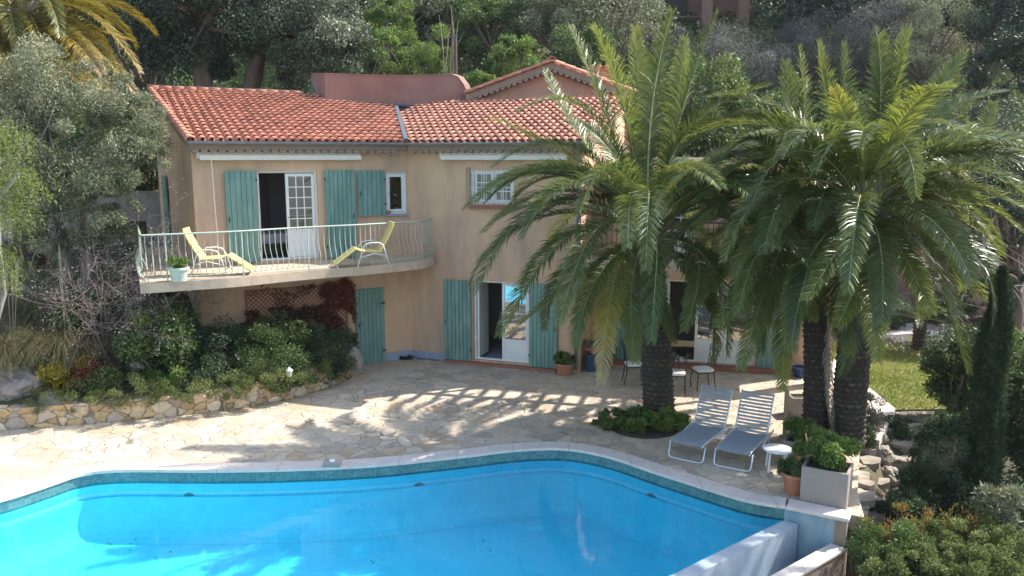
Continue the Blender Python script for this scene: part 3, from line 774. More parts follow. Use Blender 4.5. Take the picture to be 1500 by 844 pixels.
# left leaf folded into the room
mb = MB(); mb.box((1.88, .16, .16), (1.93, .86, 2.20), WR.mat()); mb.build('open_leaf', M['white'], house)
frame(WR, 1.80, 2.95, 4.28, 5.14, o=-.06, name='window_frame')
glazed(WR, 1.86, 2.37, 4.33, 5.08, 2, 3, None, o=-.08, fr=.05, name='window_sash')
glazed(WR, 2.38, 2.89, 4.33, 5.08, 2, 3, None, o=-.08, fr=.05, name='window_sash')
mb = MB()
for i in range(9): mb.tube([WR.p(1.84+i*.133, 4.25, .06), WR.p(1.84+i*.133, 5.16, .06)], .009, 5)
for zz in (4.32, 4.7, 5.08): mb.tube([WR.p(1.79, zz, .06), WR.p(2.96, zz, .06)], .009, 5)
mb.build('window_grille', M['white'], house)
mb = MB(); mb.box((1.72, -.10, 4.16), (3.03, .02, 4.24), WR.mat())
for i in range(12): mb.box((1.73+i*.108, -.115, 4.155), (1.73+i*.108+.098, -.101, 4.245), WR.mat())
mb.build('brick_sill', M['brick'], house)
mb = MB(); mb.box((1.66, -.05, 4.25), (1.77, -.01, 5.2), WR.mat()); mb.build('wood_lining', M['wood'], house)
frame(WB, 1.78, 4.52, .12, 2.30)
glazed(WB, 2.98, 3.72, .16, 2.24, 1, 1, .74); glazed(WB, 3.73, 4.46, .16, 2.24, 1, 1, .74)
glazed(WB, 1.84, 2.30, .16, 2.24, 1, 1, .74)
frame(WB, 1.5, 2.9, 2.95, 5.0); glazed(WB, 1.56, 2.2, 3.0, 4.94, 2, 4, 3.6); glazed(WB, 2.21, 2.84, 3.0, 4.94, 2, 4, 3.6)
mb = MB()
for i in range(14): mb.tube([WB.p(3.82+i*.04, 2.2, -.17+.02*math.sin(i*2)), WB.p(3.84+i*.03, 1.5, -.17-.02*math.sin(i)), WB.p(4.0+i*.035, .2, -.17)], .03, 5)
# curtain beside the glazed doors
cu = MB()
for i in range(16): cu.tube([WB.p(4.30+i*.014-.2*(1-i/16), 2.2, -.22+.015*math.sin(i*1.9)), WB.p(4.38+i*.008, 1.3, -.22+.015*math.sin(i*1.9)), WB.p(4.34+i*.012, .22, -.22)], .02, 5)
cu.build('curtain', M['cushion'], house, smooth=True)
# interior door in the upstairs room (dark grey panel door)
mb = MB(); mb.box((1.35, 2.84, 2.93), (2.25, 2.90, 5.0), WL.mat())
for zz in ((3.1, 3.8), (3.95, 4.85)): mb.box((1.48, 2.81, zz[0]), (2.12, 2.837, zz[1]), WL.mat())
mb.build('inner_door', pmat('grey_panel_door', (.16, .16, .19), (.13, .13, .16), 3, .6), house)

# --- wall lantern on recess side
p = WB.p(.42, 1.95, .02)
mb = MB(); mb.tube([p, p+nB*.14+Vector((0, 0, .04))], .012, 6); q = p+nB*.15
mb.lathe([(.0, .12), (.07, .05), (.055, .04), (.045, -.12), (.02, -.15), (0, -.15)], 6, q); mb.build('wall_lantern', M['iron'], house)

# --- roofs
def cut(me, planes):
    bm = bmesh.new(); bm.from_mesh(me)
    for co, no in planes:
        bmesh.ops.bisect_plane(bm, geom=bm.verts[:]+bm.edges[:]+bm.faces[:], plane_co=co, plane_no=no, clear_outer=True)
    bm.to_mesh(me); bm.free()
def tiles(name, origin, ds, up, slope, s0, s1, dmax, parent, planes=(), pitch=.205, run=.36, seed=1, mat=None):
    """canal tiles: covers as tapering half barrels, channels between; ds along eave, up = horizontal dir up slope"""
    g = random.Random(seed); upv = (up+Vector((0, 0, slope))).normalized(); nn = ds.cross(upv).normalized()
    if nn.z < 0: nn = -nn
    V = []; Fc = []
    nc = int((s1-s0)/pitch)+1; nr = int(dmax/math.cos(math.atan(slope))/run)+1
    K = 7
    for i in range(nc):
        s = s0+i*pitch
        for j in range(nr):
            d0 = j*run-.03; d1 = (j+1)*run+.04
            js = s+g.uniform(-.006, .006); lift = g.uniform(-.004, .005)
            for (kind, cs, r0, r1, h0, h1, e0, e1) in (('c', js, .088, .070, .060, .022, 0, math.pi), ('g', js+pitch/2, .075, .092, .022, .046, math.pi, 2*math.pi)):
                b = len(V)
                for (dd, rr, hh) in ((d0, r0, h0), (d1, r1, h1)):
                    for k in range(K+1):
                        a = e0+(e1-e0)*k/K
                        p = origin+ds*(cs+rr*math.cos(a))+upv*dd+nn*(hh+lift+rr*.85*math.sin(a)+(.03 if kind == 'g' else 0))
                        V.append(p)
                for k in range(K): Fc.append((b+k, b+k+1, b+K+1+k+1, b+K+1+k))
                if kind == 'c':      # thickness of the lower lip
                    b2 = len(V)
                    for k in range(K+1):
                        a = e0+(e1-e0)*k/K
                        V.append(origin+ds*(cs+(r0-.016)*math.cos(a))+upv*(d0+.004)+nn*(h0+lift+(r0-.016)*.85*math.sin(a)))
                    for k in range(K): Fc.append((b+k, b2+k, b2+k+1, b+k+1))
    o0 = ORG[parent.name]
    me = bpy.data.meshes.new(name); me.from_pydata([tuple(p-o0) for p in V], [], Fc); me.update()
    cut(me, [(tuple(Vector(c)-o0), n) for c, n in planes])
    me.polygons.foreach_set('use_smooth', [True]*len(me.polygons))
    return link(name, me, mat or M['tile'], parent), nn, upv
OV = .42
eL = A0+nL*OV+Vector((0, 0, 5.80)); eR = C0+nR*OV+Vector((0, 0, 5.80))
slR = SL*1.08
vb = Vector((-2.73, 20.91, 5.8)); vd = Vector((-.19, .98, 0)).normalized(); vn = Vector((vd.y, -vd.x, 0))     # valley line, normal to the right
rake0 = A0+nL*OV-dL*.07; rk = -gn
# left roof up to ridge, cut at rake and valley
ridge_d = 6.05
rl, nnL, upL = tiles('left_roof', eL, dL, -nL, SL, -1.4, 7.8, ridge_d, house, [(rake0, tuple(gn)), (vb-vn*.05, tuple(vn)), (A0-nL*(ridge_d-OV), tuple(-nL))], seed=3)
rr_, nnR, upR = tiles('main_roof', eR, dR, -nR, slR, -1.6, 5.25, 5.2, house, [(vb+vn*.05, tuple(-vn)), (eR+dR*5.15, tuple(dR)), (C0-nR*4.4, tuple(-nR))], seed=5)
# boarding under tiles (roof deck), slightly below
def deck(e, ds, up, slope, pts, name):
    top = [e+ds*a+up*b+Vector((0, 0, slope*b-.005)) for a, b in pts]; bot = [q-Vector((0, 0, .09)) for q in top]; n = len(pts)
    mb = MB(); mb.add(top+bot, [list(range(n)), list(range(n, 2*n))[::-1]]+[(i, n+i, n+(i+1) % n, (i+1) % n) for i in range(n)])
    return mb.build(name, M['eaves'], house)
def rakeS(b): return -.07-.07*b
deck(eL, dL, -nL, SL, [(rakeS(0), .02), ((vb-eL).dot(dL)-.02, .02), ((vb+vd*5.6-eL).dot(dL)-.02, 5.4), (4.8, 6.0), (rakeS(6)+.02, 6.0)], 'roof_deck')
deck(eR, dR, -nR, slR, [((vb-eR).dot(dR)+.03, .02), (5.12, .02), (5.12, 4.6), ((vb+vd*4.7-eR).dot(dR)+.03, 4.6)], 'roof_deck')
# ridge cap tiles and rake tiles
def cap_row(a, b, r, n, name, mat=None, flatten=1.0):
    mb = MB(); a = Vector(a); b = Vector(b); L = (b-a).length; t = (b-a)/L; sd = t.cross(Vector((0, 0, 1))).normalized(); up = sd.cross(t)
    for i in range(n):
        base = len(mb.v); K = 8
        for (q, rr, up0) in ((i/n-.012, r*1.07, .012), ((i+1)/n+.004, r*.92, 0)):
            for k in range(K+1):
                an = math.pi*k/K; mb.v.append(a+t*(q*L)+sd*rr*math.cos(an)+up*(rr*math.sin(an)*flatten+up0))
        for k in range(K): mb.f.append([base+k, base+k+1, base+K+2+k, base+K+1+k])
        b2 = len(mb.v)
        for k in range(K+1):
            an = math.pi*k/K; mb.v.append(a+t*((i/n-.010)*L)+sd*(r*1.07-.02)*math.cos(an)+up*((r*1.07-.02)*math.sin(an)*flatten+.012))
        for k in range(K): mb.f.append([base+k, b2+k, b2+k+1, base+k+1])
    return mb.build(name, mat or M['tile'], house, smooth=True)
def lp(a, b): return eL+dL*a-nL*b+Vector((0, 0, SL*b))
cap_row(lp(rakeS(6.05), 6.02)+Vector((0, 0, .05)), lp(3.9, 6.02)+Vector((0, 0, .05)), .12, 13, 'ridge_tiles')
cap_row(lp(rakeS(0)+.03, 0)+Vector((0, 0, .04)), lp(rakeS(6)+.03, 6.0)+Vector((0, 0, .04)), .10, 18, 'rake_tiles')
# rendered verge of the gable below the rake
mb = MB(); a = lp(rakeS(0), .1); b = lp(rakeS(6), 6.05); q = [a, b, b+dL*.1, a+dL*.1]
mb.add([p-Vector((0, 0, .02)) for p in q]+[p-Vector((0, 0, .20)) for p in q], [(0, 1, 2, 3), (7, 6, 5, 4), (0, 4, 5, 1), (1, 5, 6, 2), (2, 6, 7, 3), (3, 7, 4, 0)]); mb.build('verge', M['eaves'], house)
# back slope of the left roof end, visible as a rendered overhang
mb = MB(); a = lp(rakeS(6.05), 6.05); b = lp(3.9, 6.05)
mb.add([a, b, b-nL*1.1-Vector((0, 0, .42)), a-nL*1.1-Vector((0, 0, .42)), a-Vector((0, 0, .2)), b-Vector((0, 0, .2)), b-nL*1.1-Vector((0, 0, .62)), a-nL*1.1-Vector((0, 0, .62))], [(0, 1, 2, 3), (7, 6, 5, 4), (0, 4, 5, 1), (1, 5, 6, 2), (2, 6, 7, 3), (3, 7, 4, 0)])
mb.build('rear_slope', M['cream'], house)
# valley flashing
mb = MB(); v0 = vb+Vector((0, 0, .09)); hv = SL*(vd.dot(-nL)); v1 = vb+vd*4.7+Vector((0, 0, .09+hv*4.7))
for sgn in (1,):
    mb.add([v0-vn*.055+Vector((0, 0, .05)), v0+vn*.055+Vector((0, 0, .05)), v1+vn*.055+Vector((0, 0, .05)), v1-vn*.055+Vector((0, 0, .05)), v0-vn*.055, v0+vn*.055, v1+vn*.055, v1-vn*.055], [(0, 1, 2, 3), (7, 6, 5, 4), (0, 4, 5, 1), (1, 5, 6, 2), (2, 6, 7, 3), (3, 7, 4, 0)])
mb.build('valley_flashing', M['dgreen'], house)
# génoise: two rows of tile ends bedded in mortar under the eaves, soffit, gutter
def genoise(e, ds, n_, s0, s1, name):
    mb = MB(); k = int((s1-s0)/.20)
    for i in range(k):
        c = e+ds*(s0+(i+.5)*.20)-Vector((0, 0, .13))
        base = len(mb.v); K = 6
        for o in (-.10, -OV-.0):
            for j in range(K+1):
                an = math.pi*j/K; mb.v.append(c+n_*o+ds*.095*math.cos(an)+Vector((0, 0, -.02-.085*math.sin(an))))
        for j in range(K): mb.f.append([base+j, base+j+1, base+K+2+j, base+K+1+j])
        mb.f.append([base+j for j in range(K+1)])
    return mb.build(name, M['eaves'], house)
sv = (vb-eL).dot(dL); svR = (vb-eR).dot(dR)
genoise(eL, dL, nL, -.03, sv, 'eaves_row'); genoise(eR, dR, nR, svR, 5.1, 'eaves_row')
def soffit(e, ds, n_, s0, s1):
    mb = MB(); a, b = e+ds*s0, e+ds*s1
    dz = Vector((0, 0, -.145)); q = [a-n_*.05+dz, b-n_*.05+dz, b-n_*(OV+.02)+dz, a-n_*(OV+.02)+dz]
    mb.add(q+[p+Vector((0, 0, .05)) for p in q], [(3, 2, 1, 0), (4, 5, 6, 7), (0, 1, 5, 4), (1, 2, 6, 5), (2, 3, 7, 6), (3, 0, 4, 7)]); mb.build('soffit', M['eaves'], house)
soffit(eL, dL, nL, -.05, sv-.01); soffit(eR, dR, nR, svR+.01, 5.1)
mb = MB()
def gutter(mb, a, b, n_, r=.065):
    t = (b-a).normalized(); base = len(mb.v); K = 8
    for p in (a, b):
        for rr in (r, r-.008):
            for k in range(K+1):
                an = math.pi+math.pi*k/K; mb.v.append(p+n_*(rr*math.cos(an))+Vector((0, 0, rr*math.sin(an))))
    m = K+1
    for k in range(K):
        mb.f.append([base+k, base+k+1, base+2*m+k+1, base+2*m+k]); mb.f.append([base+m+k+1, base+m+k, base+3*m+k, base+3*m+k+1])
    mb.f.append([base, base+m, base+3*m, base+2*m]); mb.f.append([base+K, base+2*m+K, base+3*m+K, base+m+K])
    for off in (0, 2*m): mb.f += [[base+off+k, base+off+k+1, base+off+m+k+1, base+off+m+k] for k in range(K)]
ga = eL-dL*.09+nL*.08+Vector((0, 0, .03)); gb = vb+nL*.06+Vector((0, 0, .03)); gb.z = ga.z
gc = eR+dR*5.15+nR*.08+Vector((0, 0, .03))
gutter(mb, ga, gb, nL); gutter(mb, gb, gc, nR); mb.build('gutter', M['zinc'], house)
# fascia hiding the tile ends on the gutter
mb = MB(); p0 = WR.p(4.69, 5.62, .07)
pts = [gc-dR*.42+Vector((0, 0, -.05)), gc-dR*.42+Vector((0, 0, -.12)), WR.p(4.66, 5.52, .07), WR.p(4.66, 3.05, .07), WR.p(4.66, .10, .07)]
mb.tube(pts, .042, 10)
for zz in (.9, 2.3, 3.8, 5.2): mb.tube([WR.p(4.66, zz, .07), WR.p(4.66, zz+.05, .07)], .052, 10)
mb.build('downpipe', M['zinc'], house, smooth=True)
# awning cassettes
def awning(W, s0, s1, z, name='awning_cassette', rod=None):
    mb = MB(); a, b = s0, s1
    mb.box((a, -.18, z-.03), (b, -.005, z+.13), W.mat()); c = mb.build(name, M['awning'], house, bevel=.02)
    mb = MB(); mb.box((a+.06, -.235, z-.065), (b, -.187, z+.055), W.mat()); mb.build('front_bar', M['awning'], c, bevel=.008)
    if rod is not None:
        mb = MB(); mb.tube([W.p(rod, z-.05, .2), W.p(rod+.02, z-1.2, .2), W.p(rod+.05, UF+.05, .16)], .010, 6); mb.build('crank_rod', M['white'], c)
awning(WL, .10, 4.02, 5.46, rod=.42); awning(WR, .98, 4.4, 5.46)

# --- roof-top parapet enclosure (pink)
q0 = onplane(477, 150, eL, nnL); 
par = [q0, onplane(520, 154, eL, nnL), onplane(577, 158, eL, nnL)]
yb = par[-1].y
par = [Vector((q0.x, q0.y, 0)), Vector((D(530, 150, yb+.05).x, yb+.05, 0)), Vector((D(600, 150, yb-.05).x, yb-.05, 0)), Vector((D(660, 150, yb+.15).x, yb+.15, 0)), Vector((D(692, 150, yb+.35).x, yb+.35, 0))]
leftback = Vector((D(456, 113, q0.y+2.0).x, q0.y+2.0, 0))
front = smooth_poly(par, 2)
ztop = lambda p: D(0, 108, p.y).z
mb = MB(); outl = [leftback]+front
inn = [p+Vector((.12, .22, 0)) for p in outl]
def parz(p, i, n):
    z = D(750, 108.5, p.y).z; s = (p.x-par[0].x)/(par[-1].x-par[0].x)
    if s > .86: z -= 1.0*((s-.86)/.14)**2.2
    z -= .06*math.sin(math.pi*min(1, max(0, s)))
    return z
n = len(outl)
zt = [parz(p, i, n) for i, p in enumerate(outl)]
base = 6.0
for i in range(n-1):
    a, b, a2, b2 = outl[i], outl[i+1], inn[i], inn[i+1]
    up = lambda p, z: Vector((p.x, p.y, z))
    mb.add([up(a, base), up(b, base), up(b, zt[i+1]), up(a, zt[i]), up(a2, base), up(b2, base), up(b2, zt[i+1]), up(a2, zt[i])], [(0, 1, 2, 3), (3, 2, 6, 7), (7, 6, 5, 4)])
up = lambda p, z: Vector((p.x, p.y, z))
mb.add([up(outl[-1], base), up(inn[-1], base), up(inn[-1], zt[-1]), up(outl[-1], zt[-1])], [(0, 1, 2, 3)])
mb.build('roof_parapet', M['stucco_pink'], house)
mb = MB()      # coping line of the parapet
for i in range(n-1):
    a, b = outl[i]-Vector((.02, .03, 0)), outl[i+1]-Vector((.02, .03, 0)); a2, b2 = inn[i]+Vector((.02, .03, 0)), inn[i+1]+Vector((.02, .03, 0))
    z0_, z1_ = zt[i]+.002, zt[i+1]+.002
    mb.add([up(a, z0_), up(b, z1_), up(b2, z1_), up(a2, z0_), up(a, z0_+.03), up(b, z1_+.03), up(b2, z1_+.03), up(a2, z0_+.03)], [(3, 2, 1, 0), (4, 5, 6, 7), (0, 1, 5, 4), (2, 3, 7, 6)])
mb.build('parapet_cap', M['stucco_pink'], house)
# flashing where tiles meet the parapet / rear block
mb = MB(); fpts = [up(p-Vector((0, .06, 0)), 0) for p in front]
fz = []
for p in fpts:
    hl = eL.z+SL*((p-eL).dot(-nL)); hr = eR.z+slR*((p-eR).dot(-nR)); fz.append(max(min(hl, hr), 6.4)+.12)
ff = [Vector((p.x, p.y, z)) for p, z in zip(fpts, fz)]
endf = D(905, 154.5, ff[-1].y-.2); ff.append(D(760, 154, ff[-1].y-.05)); ff.append(endf)
mb.tube(ff, .05, 6); lb = up(leftback, eL.z+SL*((leftback-eL).dot(-nL))+.1); mb.tube([lb, ff[0]], .05, 6)
mb.build('wall_flashing', M['dgreen'], house)
# --- rear block with gable
YB = ff[-1].y+.12
pk = D(808, 92, YB); pl_ = D(683, 138, YB); pr_ = D(945, 138, YB)
bl = D(689, 160, YB); br = D(925, 160, YB)
gz = lambda x: (pk.z-.28-abs(x-pk.x)*((pk.z-pl_.z)/(pk.x-pl_.x)))
mb = MB(); xs_ = [bl.x, pk.x, br.x]
pts = [Vector((x, YB, 4.5)) for x in (bl.x, br.x)]+[Vector((br.x, YB, gz(br.x))), Vector((pk.x, YB, gz(pk.x))), Vector((bl.x, YB, gz(bl.x)))]
pts2 = [p+Vector((.3, 6, 0)) for p in pts]
mb.add(pts+pts2, [(0, 1, 2, 3, 4), (9, 8, 7, 6, 5)]+[(i, 5+i, 5+(i+1) % 5, (i+1) % 5) for i in range(5)])
mb.build('rear_gable', pmat('stucco_rear', (.56, .30, .22), (.46, .25, .19), 1.5, .95, .3, stain=((.36, .22, .18), 2, .4)), house)
sl = (pk.z-pl_.z)/(pk.x-pl_.x)
def rear_slope(sx, name):
    ds = Vector((0, 1, 0)) if sx < 0 else Vector((0, -1, 0)); up_ = Vector((-sx, 0, 0))
    w = (pk.x-pl_.x) if sx < 0 else (pr_.x-pk.x)
    o = Vector((pk.x+sx*w, YB-.35 if sx < 0 else YB+6, pk.z-sl*w-.06))
    return tiles(name, o, ds, up_, sl, .08, 6.1, w, house, [((pk.x, 0, 0), (-sx, 0, 0))], seed=9)
rear_slope(-1, 'rear_roof'); rear_slope(1, 'rear_roof')
h = rng(1)
cap_row(Vector((pk.x, YB-.38, pk.z+.02)), Vector((pk.x, YB+6, pk.z+.02)), .11, 16, 'rear_ridge')
for sx, w in ((-1, pk.x-pl_.x), (1, pr_.x-pk.x)):
    a = Vector((pk.x+sx*w, YB-.36, pk.z-sl*w+.0)); b = Vector((pk.x, YB-.36, pk.z+.0)); cap_row(a, b, .085, 9, 'rake_tiles')
    mb = MB()
    q = [a+Vector((0, .04, -.03)), b+Vector((0, .04, -.03)), b+Vector((0, .04, -.22)), a+Vector((0, .04, -.22))]
    mb.add(q+[p+Vector((0, .33, 0)) for p in q], [(0, 1, 2, 3), (7, 6, 5, 4), (0, 4, 5, 1), (1, 5, 6, 2), (2, 6, 7, 3), (3, 7, 4, 0)])
    L = (b-a).length; k = int(L/.19)
    for i in range(k):
        c = a.lerp(b, (i+.5)/k)+Vector((0, .03, -.23)); K = 6; base = len(mb.v); t = (b-a).normalized()
        for o in (0, .33):
            for j in range(K+1):
                an = math.pi*j/K; mb.v.append(c+Vector((0, o, 0))+t*.085*math.cos(an)+Vector((0, 0, -.075*math.sin(an))))
        for j in range(K): mb.f.append([base+j, base+j+1, base+K+2+j, base+K+1+j])
        mb.f.append([base+j for j in range(K+1)])
    mb.build('rear_verge', M['eaves'], house)
cc = D(882, 100, YB+2.2)
mb = MB(); cc.z -= .12; mb.box((cc.x-.33, cc.y-.3, cc.z-1.2), (cc.x+.33, cc.y+.3, cc.z+.02)); ch = mb.build('chimney', M['stucco_pink'], house)
mb = MB(); mb.box((cc.x-.40, cc.y-.36, cc.z+.023), (cc.x+.40, cc.y+.36, cc.z+.07)); 
mb.build('chimney_slab', M['terra'], ch)
mb = MB()
for i in range(4): mb.tube([Vector((cc.x-.36+i*.24, cc.y-.34, cc.z+.13)), Vector((cc.x-.36+i*.24, cc.y+.34, cc.z+.13))], .085, 8)
mb.build('chimney_tiles', M['terra'], ch, smooth=True)

# --- balcony
SZ = 2.87
bf = [G(205, 416, SZ), G(275, 411.5, SZ), G(346, 407, SZ), G(408, 400.5, SZ), G(470, 395, SZ), G(520, 391.5, SZ), G(565, 387.5, SZ), G(600, 384, SZ), G(617, 382.3, SZ)]
bf = [Vector((p.x, p.y, 0)) for p in bf]
endp = WR.p(.64, 0, .02); bf.append(Vector((endp.x-.0, endp.y-.72, 0))); bf.append(Vector((endp.x+.14, endp.y-.3, 0))); bf.append(Vector((endp.x, endp.y, 0)))
bfs = smooth_poly(bf[:], 2)
lf = bf[0]; sdir = Vector((-.435, .90, 0)).normalized(); lb1 = lf+sdir*1.35; lb2 = lf+sdir*7
poly = bfs+[A0+dL*.0+nL*.004+Vector((0, 0, 0))]
gw = A0+gn*.004
poly = bfs+[C0+Vector((0, -.004, 0)), A0+nL*.003, A0+gn*.003, A0+gn*.003+gdir*5.6, lb2]
mb = MB(); mb.prism([(p.x, p.y) for p in poly], SZ-.21, SZ); slab = mb.build('balcony_slab', M['slab'], house, bevel=.02)
rail = MB(); path = [lb1+sdir*1.2, lb1]+bfs; path = [p for p in path]
inset = [p+(Vector((0, 0, 0))) for p in path]
def inward(i):
    t = (path[min(i+1, len(path)-1)]-path[max(i-1, 0)]).normalized(); return Vector((-t.y, t.x, 0))
ip = [path[i]+inward(i)*.07 for i in range(len(path))]
top = [p+Vector((0, 0, SZ+1.0)) for p in ip]; low = [p+Vector((0, 0, SZ+.09)) for p in ip]
rail.tube(top, .021, 6); rail.tube(low, .012, 5)
L = [0]
for a, b in zip(ip, ip[1:]): L.append(L[-1]+(b-a).length)
nb = int(L[-1]/.128)
for k in range(nb+1):
    s = L[-1]*k/nb
    for i in range(len(L)-1):
        if s <= L[i+1]+1e-6:
            p = ip[i].lerp(ip[i+1], (s-L[i])/max(1e-6, L[i+1]-L[i])); t = (ip[i+1]-ip[i]).normalized(); break
    o = Vector((t.y, -t.x, 0))
    if k % 12 == 0:
        rail.tube([p+Vector((0, 0, SZ)), p+Vector((0, 0, SZ+1.0))], .016, 5)
    else:
        pr = [(0.09, .01), (.18, .075), (.30, .105), (.42, .06), (.55, .0), (.7, -.015), (1.0, 0)]
        rail.tube([p+o*q+Vector((0, 0, SZ+z)) for z, q in pr], .0085, 4, cap=False)
rail.build('balcony_railing', M['rail'], house)
# pilaster under the slab
# upper terrace railing
rail = MB(); tp = [WB.p(.62, 0, .93), WB.p(6.2, 0, .93), WB.p(6.2, 0, .1)]
for z in (3.0, 3.88):
    rail.tube([p+Vector((0, 0, z)) for p in tp], .018, 6)
for k in range(46): rail.tube([WB.p(.62+k*.124, 2.9, .93), WB.p(.62+k*.124, 3.88, .93)], .008, 4)
rail.build('terrace_railing', M['iron'], house)
# pergola over the terrace
pg = MB()
for a in (1.2, 6.1): pg.box((a-.05, -.88, 2.902), (a+.05, -.78, 5.0), WB.mat())
pg.box((.5, -.89, 5.001), (6.5, -.77, 5.14), WB.mat())
for k in range(13): pg.box((.55+k*.47, -1.5, 5.142), (.55+k*.47+.07, -.03, 5.24), WB.mat())
pg.build('pergola', M['wood'], house)
# trellis on the lower left wall
s0, z1 = 1.06, 2.19
mb = MB(); W_ = 2.5; Hh = 1.5; a = -Hh
x = -Hh
while x < W_:
    # two diagonal families clipped to the rectangle
    for fam in (0, 1):
        xa, za = x, 0; xb, zb = x+Hh, Hh
        if xa < 0: za = -xa; xa = 0
        if xb > W_: zb = Hh-(xb-W_); xb = W_
        if fam: za, zb = Hh-za, Hh-zb
        if xb > xa: mb.tube([WL.p(s0+xa, z1-Hh+za, .02+.012*fam), WL.p(s0+xb, z1-Hh+zb, .02+.012*fam)], .012, 4)
    x += .115
mb.box((s0-.03, -.04, z1), (s0+W_+.03, -.005, z1+.035), WL.mat()); mb.box((s0-.03, -.04, z1-Hh-.03), (s0-.001, -.005, z1-.001), WL.mat()); mb.box((s0+W_+.001, -.04, z1-Hh-.03), (s0+W_+.03, -.005, z1-.001), WL.mat())
t = thing('trellis', 'dark red lattice trellis fixed to the wall under the balcony', 'trellis', WL.p(s0+1.2, .7, .02))
mb.build('lattice', M['brick'], t)
# retaining wall and dark grill left of the wing
t = thing('terrace_wall', 'grey rendered garden wall behind the olive tree', 'garden wall', (-13, 25.4, 2.6))
mb = MB(); mb.box((-20, 25.2, 2.0), (-10.6, 25.5, 4.35)); mb.build('masonry', M['rock'], t)
mb = MB(); mb.box((-20.02, 25.17, 4.353), (-10.58, 25.53, 4.42)); mb.build('wall_cap', M['concrete'], t)
# ================================================================== PALMS
def frond_mesh(name, pts, leafL, nl, g, tone0, gold, matl, matr, org, curl=0.25, rr=.026):
    """pts (k,3) rachis; returns mesh with pinnate leaflets + rachis"""
    pts = np.array([list(p) for p in pts], float); seg = np.linalg.norm(np.diff(pts, axis=0), axis=1); S = np.concatenate([[0], np.cumsum(seg)])
    Lt = S[-1]
    t = np.linspace(.10, .995, nl); s = t*Lt
    P = np.stack([np.interp(s, S, pts[:, a]) for a in range(3)], 1)
    T = unit(np.stack([np.interp(s+.04, S, pts[:, a])-np.interp(s-.04, S, pts[:, a]) for a in range(3)], 1))
    upv = np.array([[0, 0, 1.]]); side = np.cross(T, upv); bad = np.linalg.norm(side, axis=1) < .25
    h = pts[-1]-pts[0]; h[2] = 0; h = h/max(1e-6, np.linalg.norm(h)); hs = np.cross(h, [0, 0, 1]); side[bad] = hs
    side = unit(side); nrm = unit(np.cross(side, T))
    tw = g.normal()*.25; c, s_ = math.cos(tw), math.sin(tw); side, nrm = side*c+nrm*s_, nrm*c-side*s_
    prof = np.interp(t, [0, .10, .2, .4, .7, .9, 1], [.15, .25, .72, 1, .88, .55, .3])
    V = []; tones = []
    for sg in (-1, 1):
        n = nl; L = leafL*prof*(.88+.24*g.random(n)); fw = np.interp(t, [0, 1], [.62, 1.5]); vee = .42+.30*g.normal(size=n)*.6
        d = unit(T*fw[:, None]+side*sg+nrm*vee[:, None]+g.normal(size=(n, 3))*.13)
        w = .0060+.0075*prof; wd = unit(np.cross(d, nrm)+g.normal(size=(n, 3))*.25)
        P1 = P+d*(L*.5)[:, None]; P2 = P1+unit(d+np.array([[0, 0, -.40]])*curl*4*(L/leafL)[:, None])*(L*.5)[:, None]
        W0 = wd*(w*.6)[:, None]; W1 = wd*w[:, None]*.9; W2 = wd*.003
        V.append(np.stack([P-W0, P+W0, P1+W1, P1-W1, P2+W2, P2-W2], 1).reshape(-1, 3))
        tn = tone0+gold*np.interp(t, [0, .5, 1], [0, .25, 1])+.07*g.normal(size=n)
        tt = np.stack([tn, tn, tn+.02, tn+.02, tn+.10, tn+.10], 1); tones.append(tt.ravel())
    V = np.concatenate(V); tones = np.concatenate(tones)
    I = np.arange(2*nl)[:, None]*6; q = np.concatenate([I+np.array([[0, 1, 2, 3]]), I+np.array([[3, 2, 4, 5]])])
    # rachis: flattened 4-gon tube
    k = len(pts); TT = unit(np.gradient(pts, axis=0)); sd = np.cross(TT, upv); b2 = np.linalg.norm(sd, axis=1) < .25; sd[b2] = hs; sd = unit(sd); nn = unit(np.cross(sd, TT))
    r = rr*np.linspace(1, .18, k)[:, None]; r[0] *= 1.7
    ring = np.stack([pts+sd*r, pts+nn*r*.5, pts-sd*r, pts-nn*r*.6], 1).reshape(-1, 3)
    b = len(V); rq = []
    for i in range(k-1):
        for j in range(4): rq.append((b+i*4+j, b+i*4+(j+1) % 4, b+(i+1)*4+(j+1) % 4, b+(i+1)*4+j))
    Vt = np.concatenate([V, ring])-np.array(org); q2 = np.concatenate([q, np.array(rq)])
    me = npmesh(name, Vt, q2, tone=np.clip(np.concatenate([tones, np.full(len(ring), .5)]), 0, 1))
    me.materials.append(matl); me.materials.append(matr)
    mi = np.zeros(len(q2), dtype=np.int32); mi[len(q):] = 1; me.polygons.foreach_set('material_index', mi)
    return me
def arc(p0, az, el, L, droop, n=14, side=0.):
    p = Vector(p0); out = [p.copy()]; a = az
    for i in range(n):
        t = (i+.5)/n; e = el-droop*t**1.25; a += side/n
        p = p+Vector((math.cos(a)*math.cos(e), math.sin(a)*math.cos(e), math.sin(e)))*(L/n); out.append(p.copy())
    return out
def bez(p0, mid, tip, n=14):
    c = mid*2-(p0+tip)*.5
    return [p0*(1-t)**2+c*2*t*(1-t)+tip*t*t for t in [i/n for i in range(n+1)]]
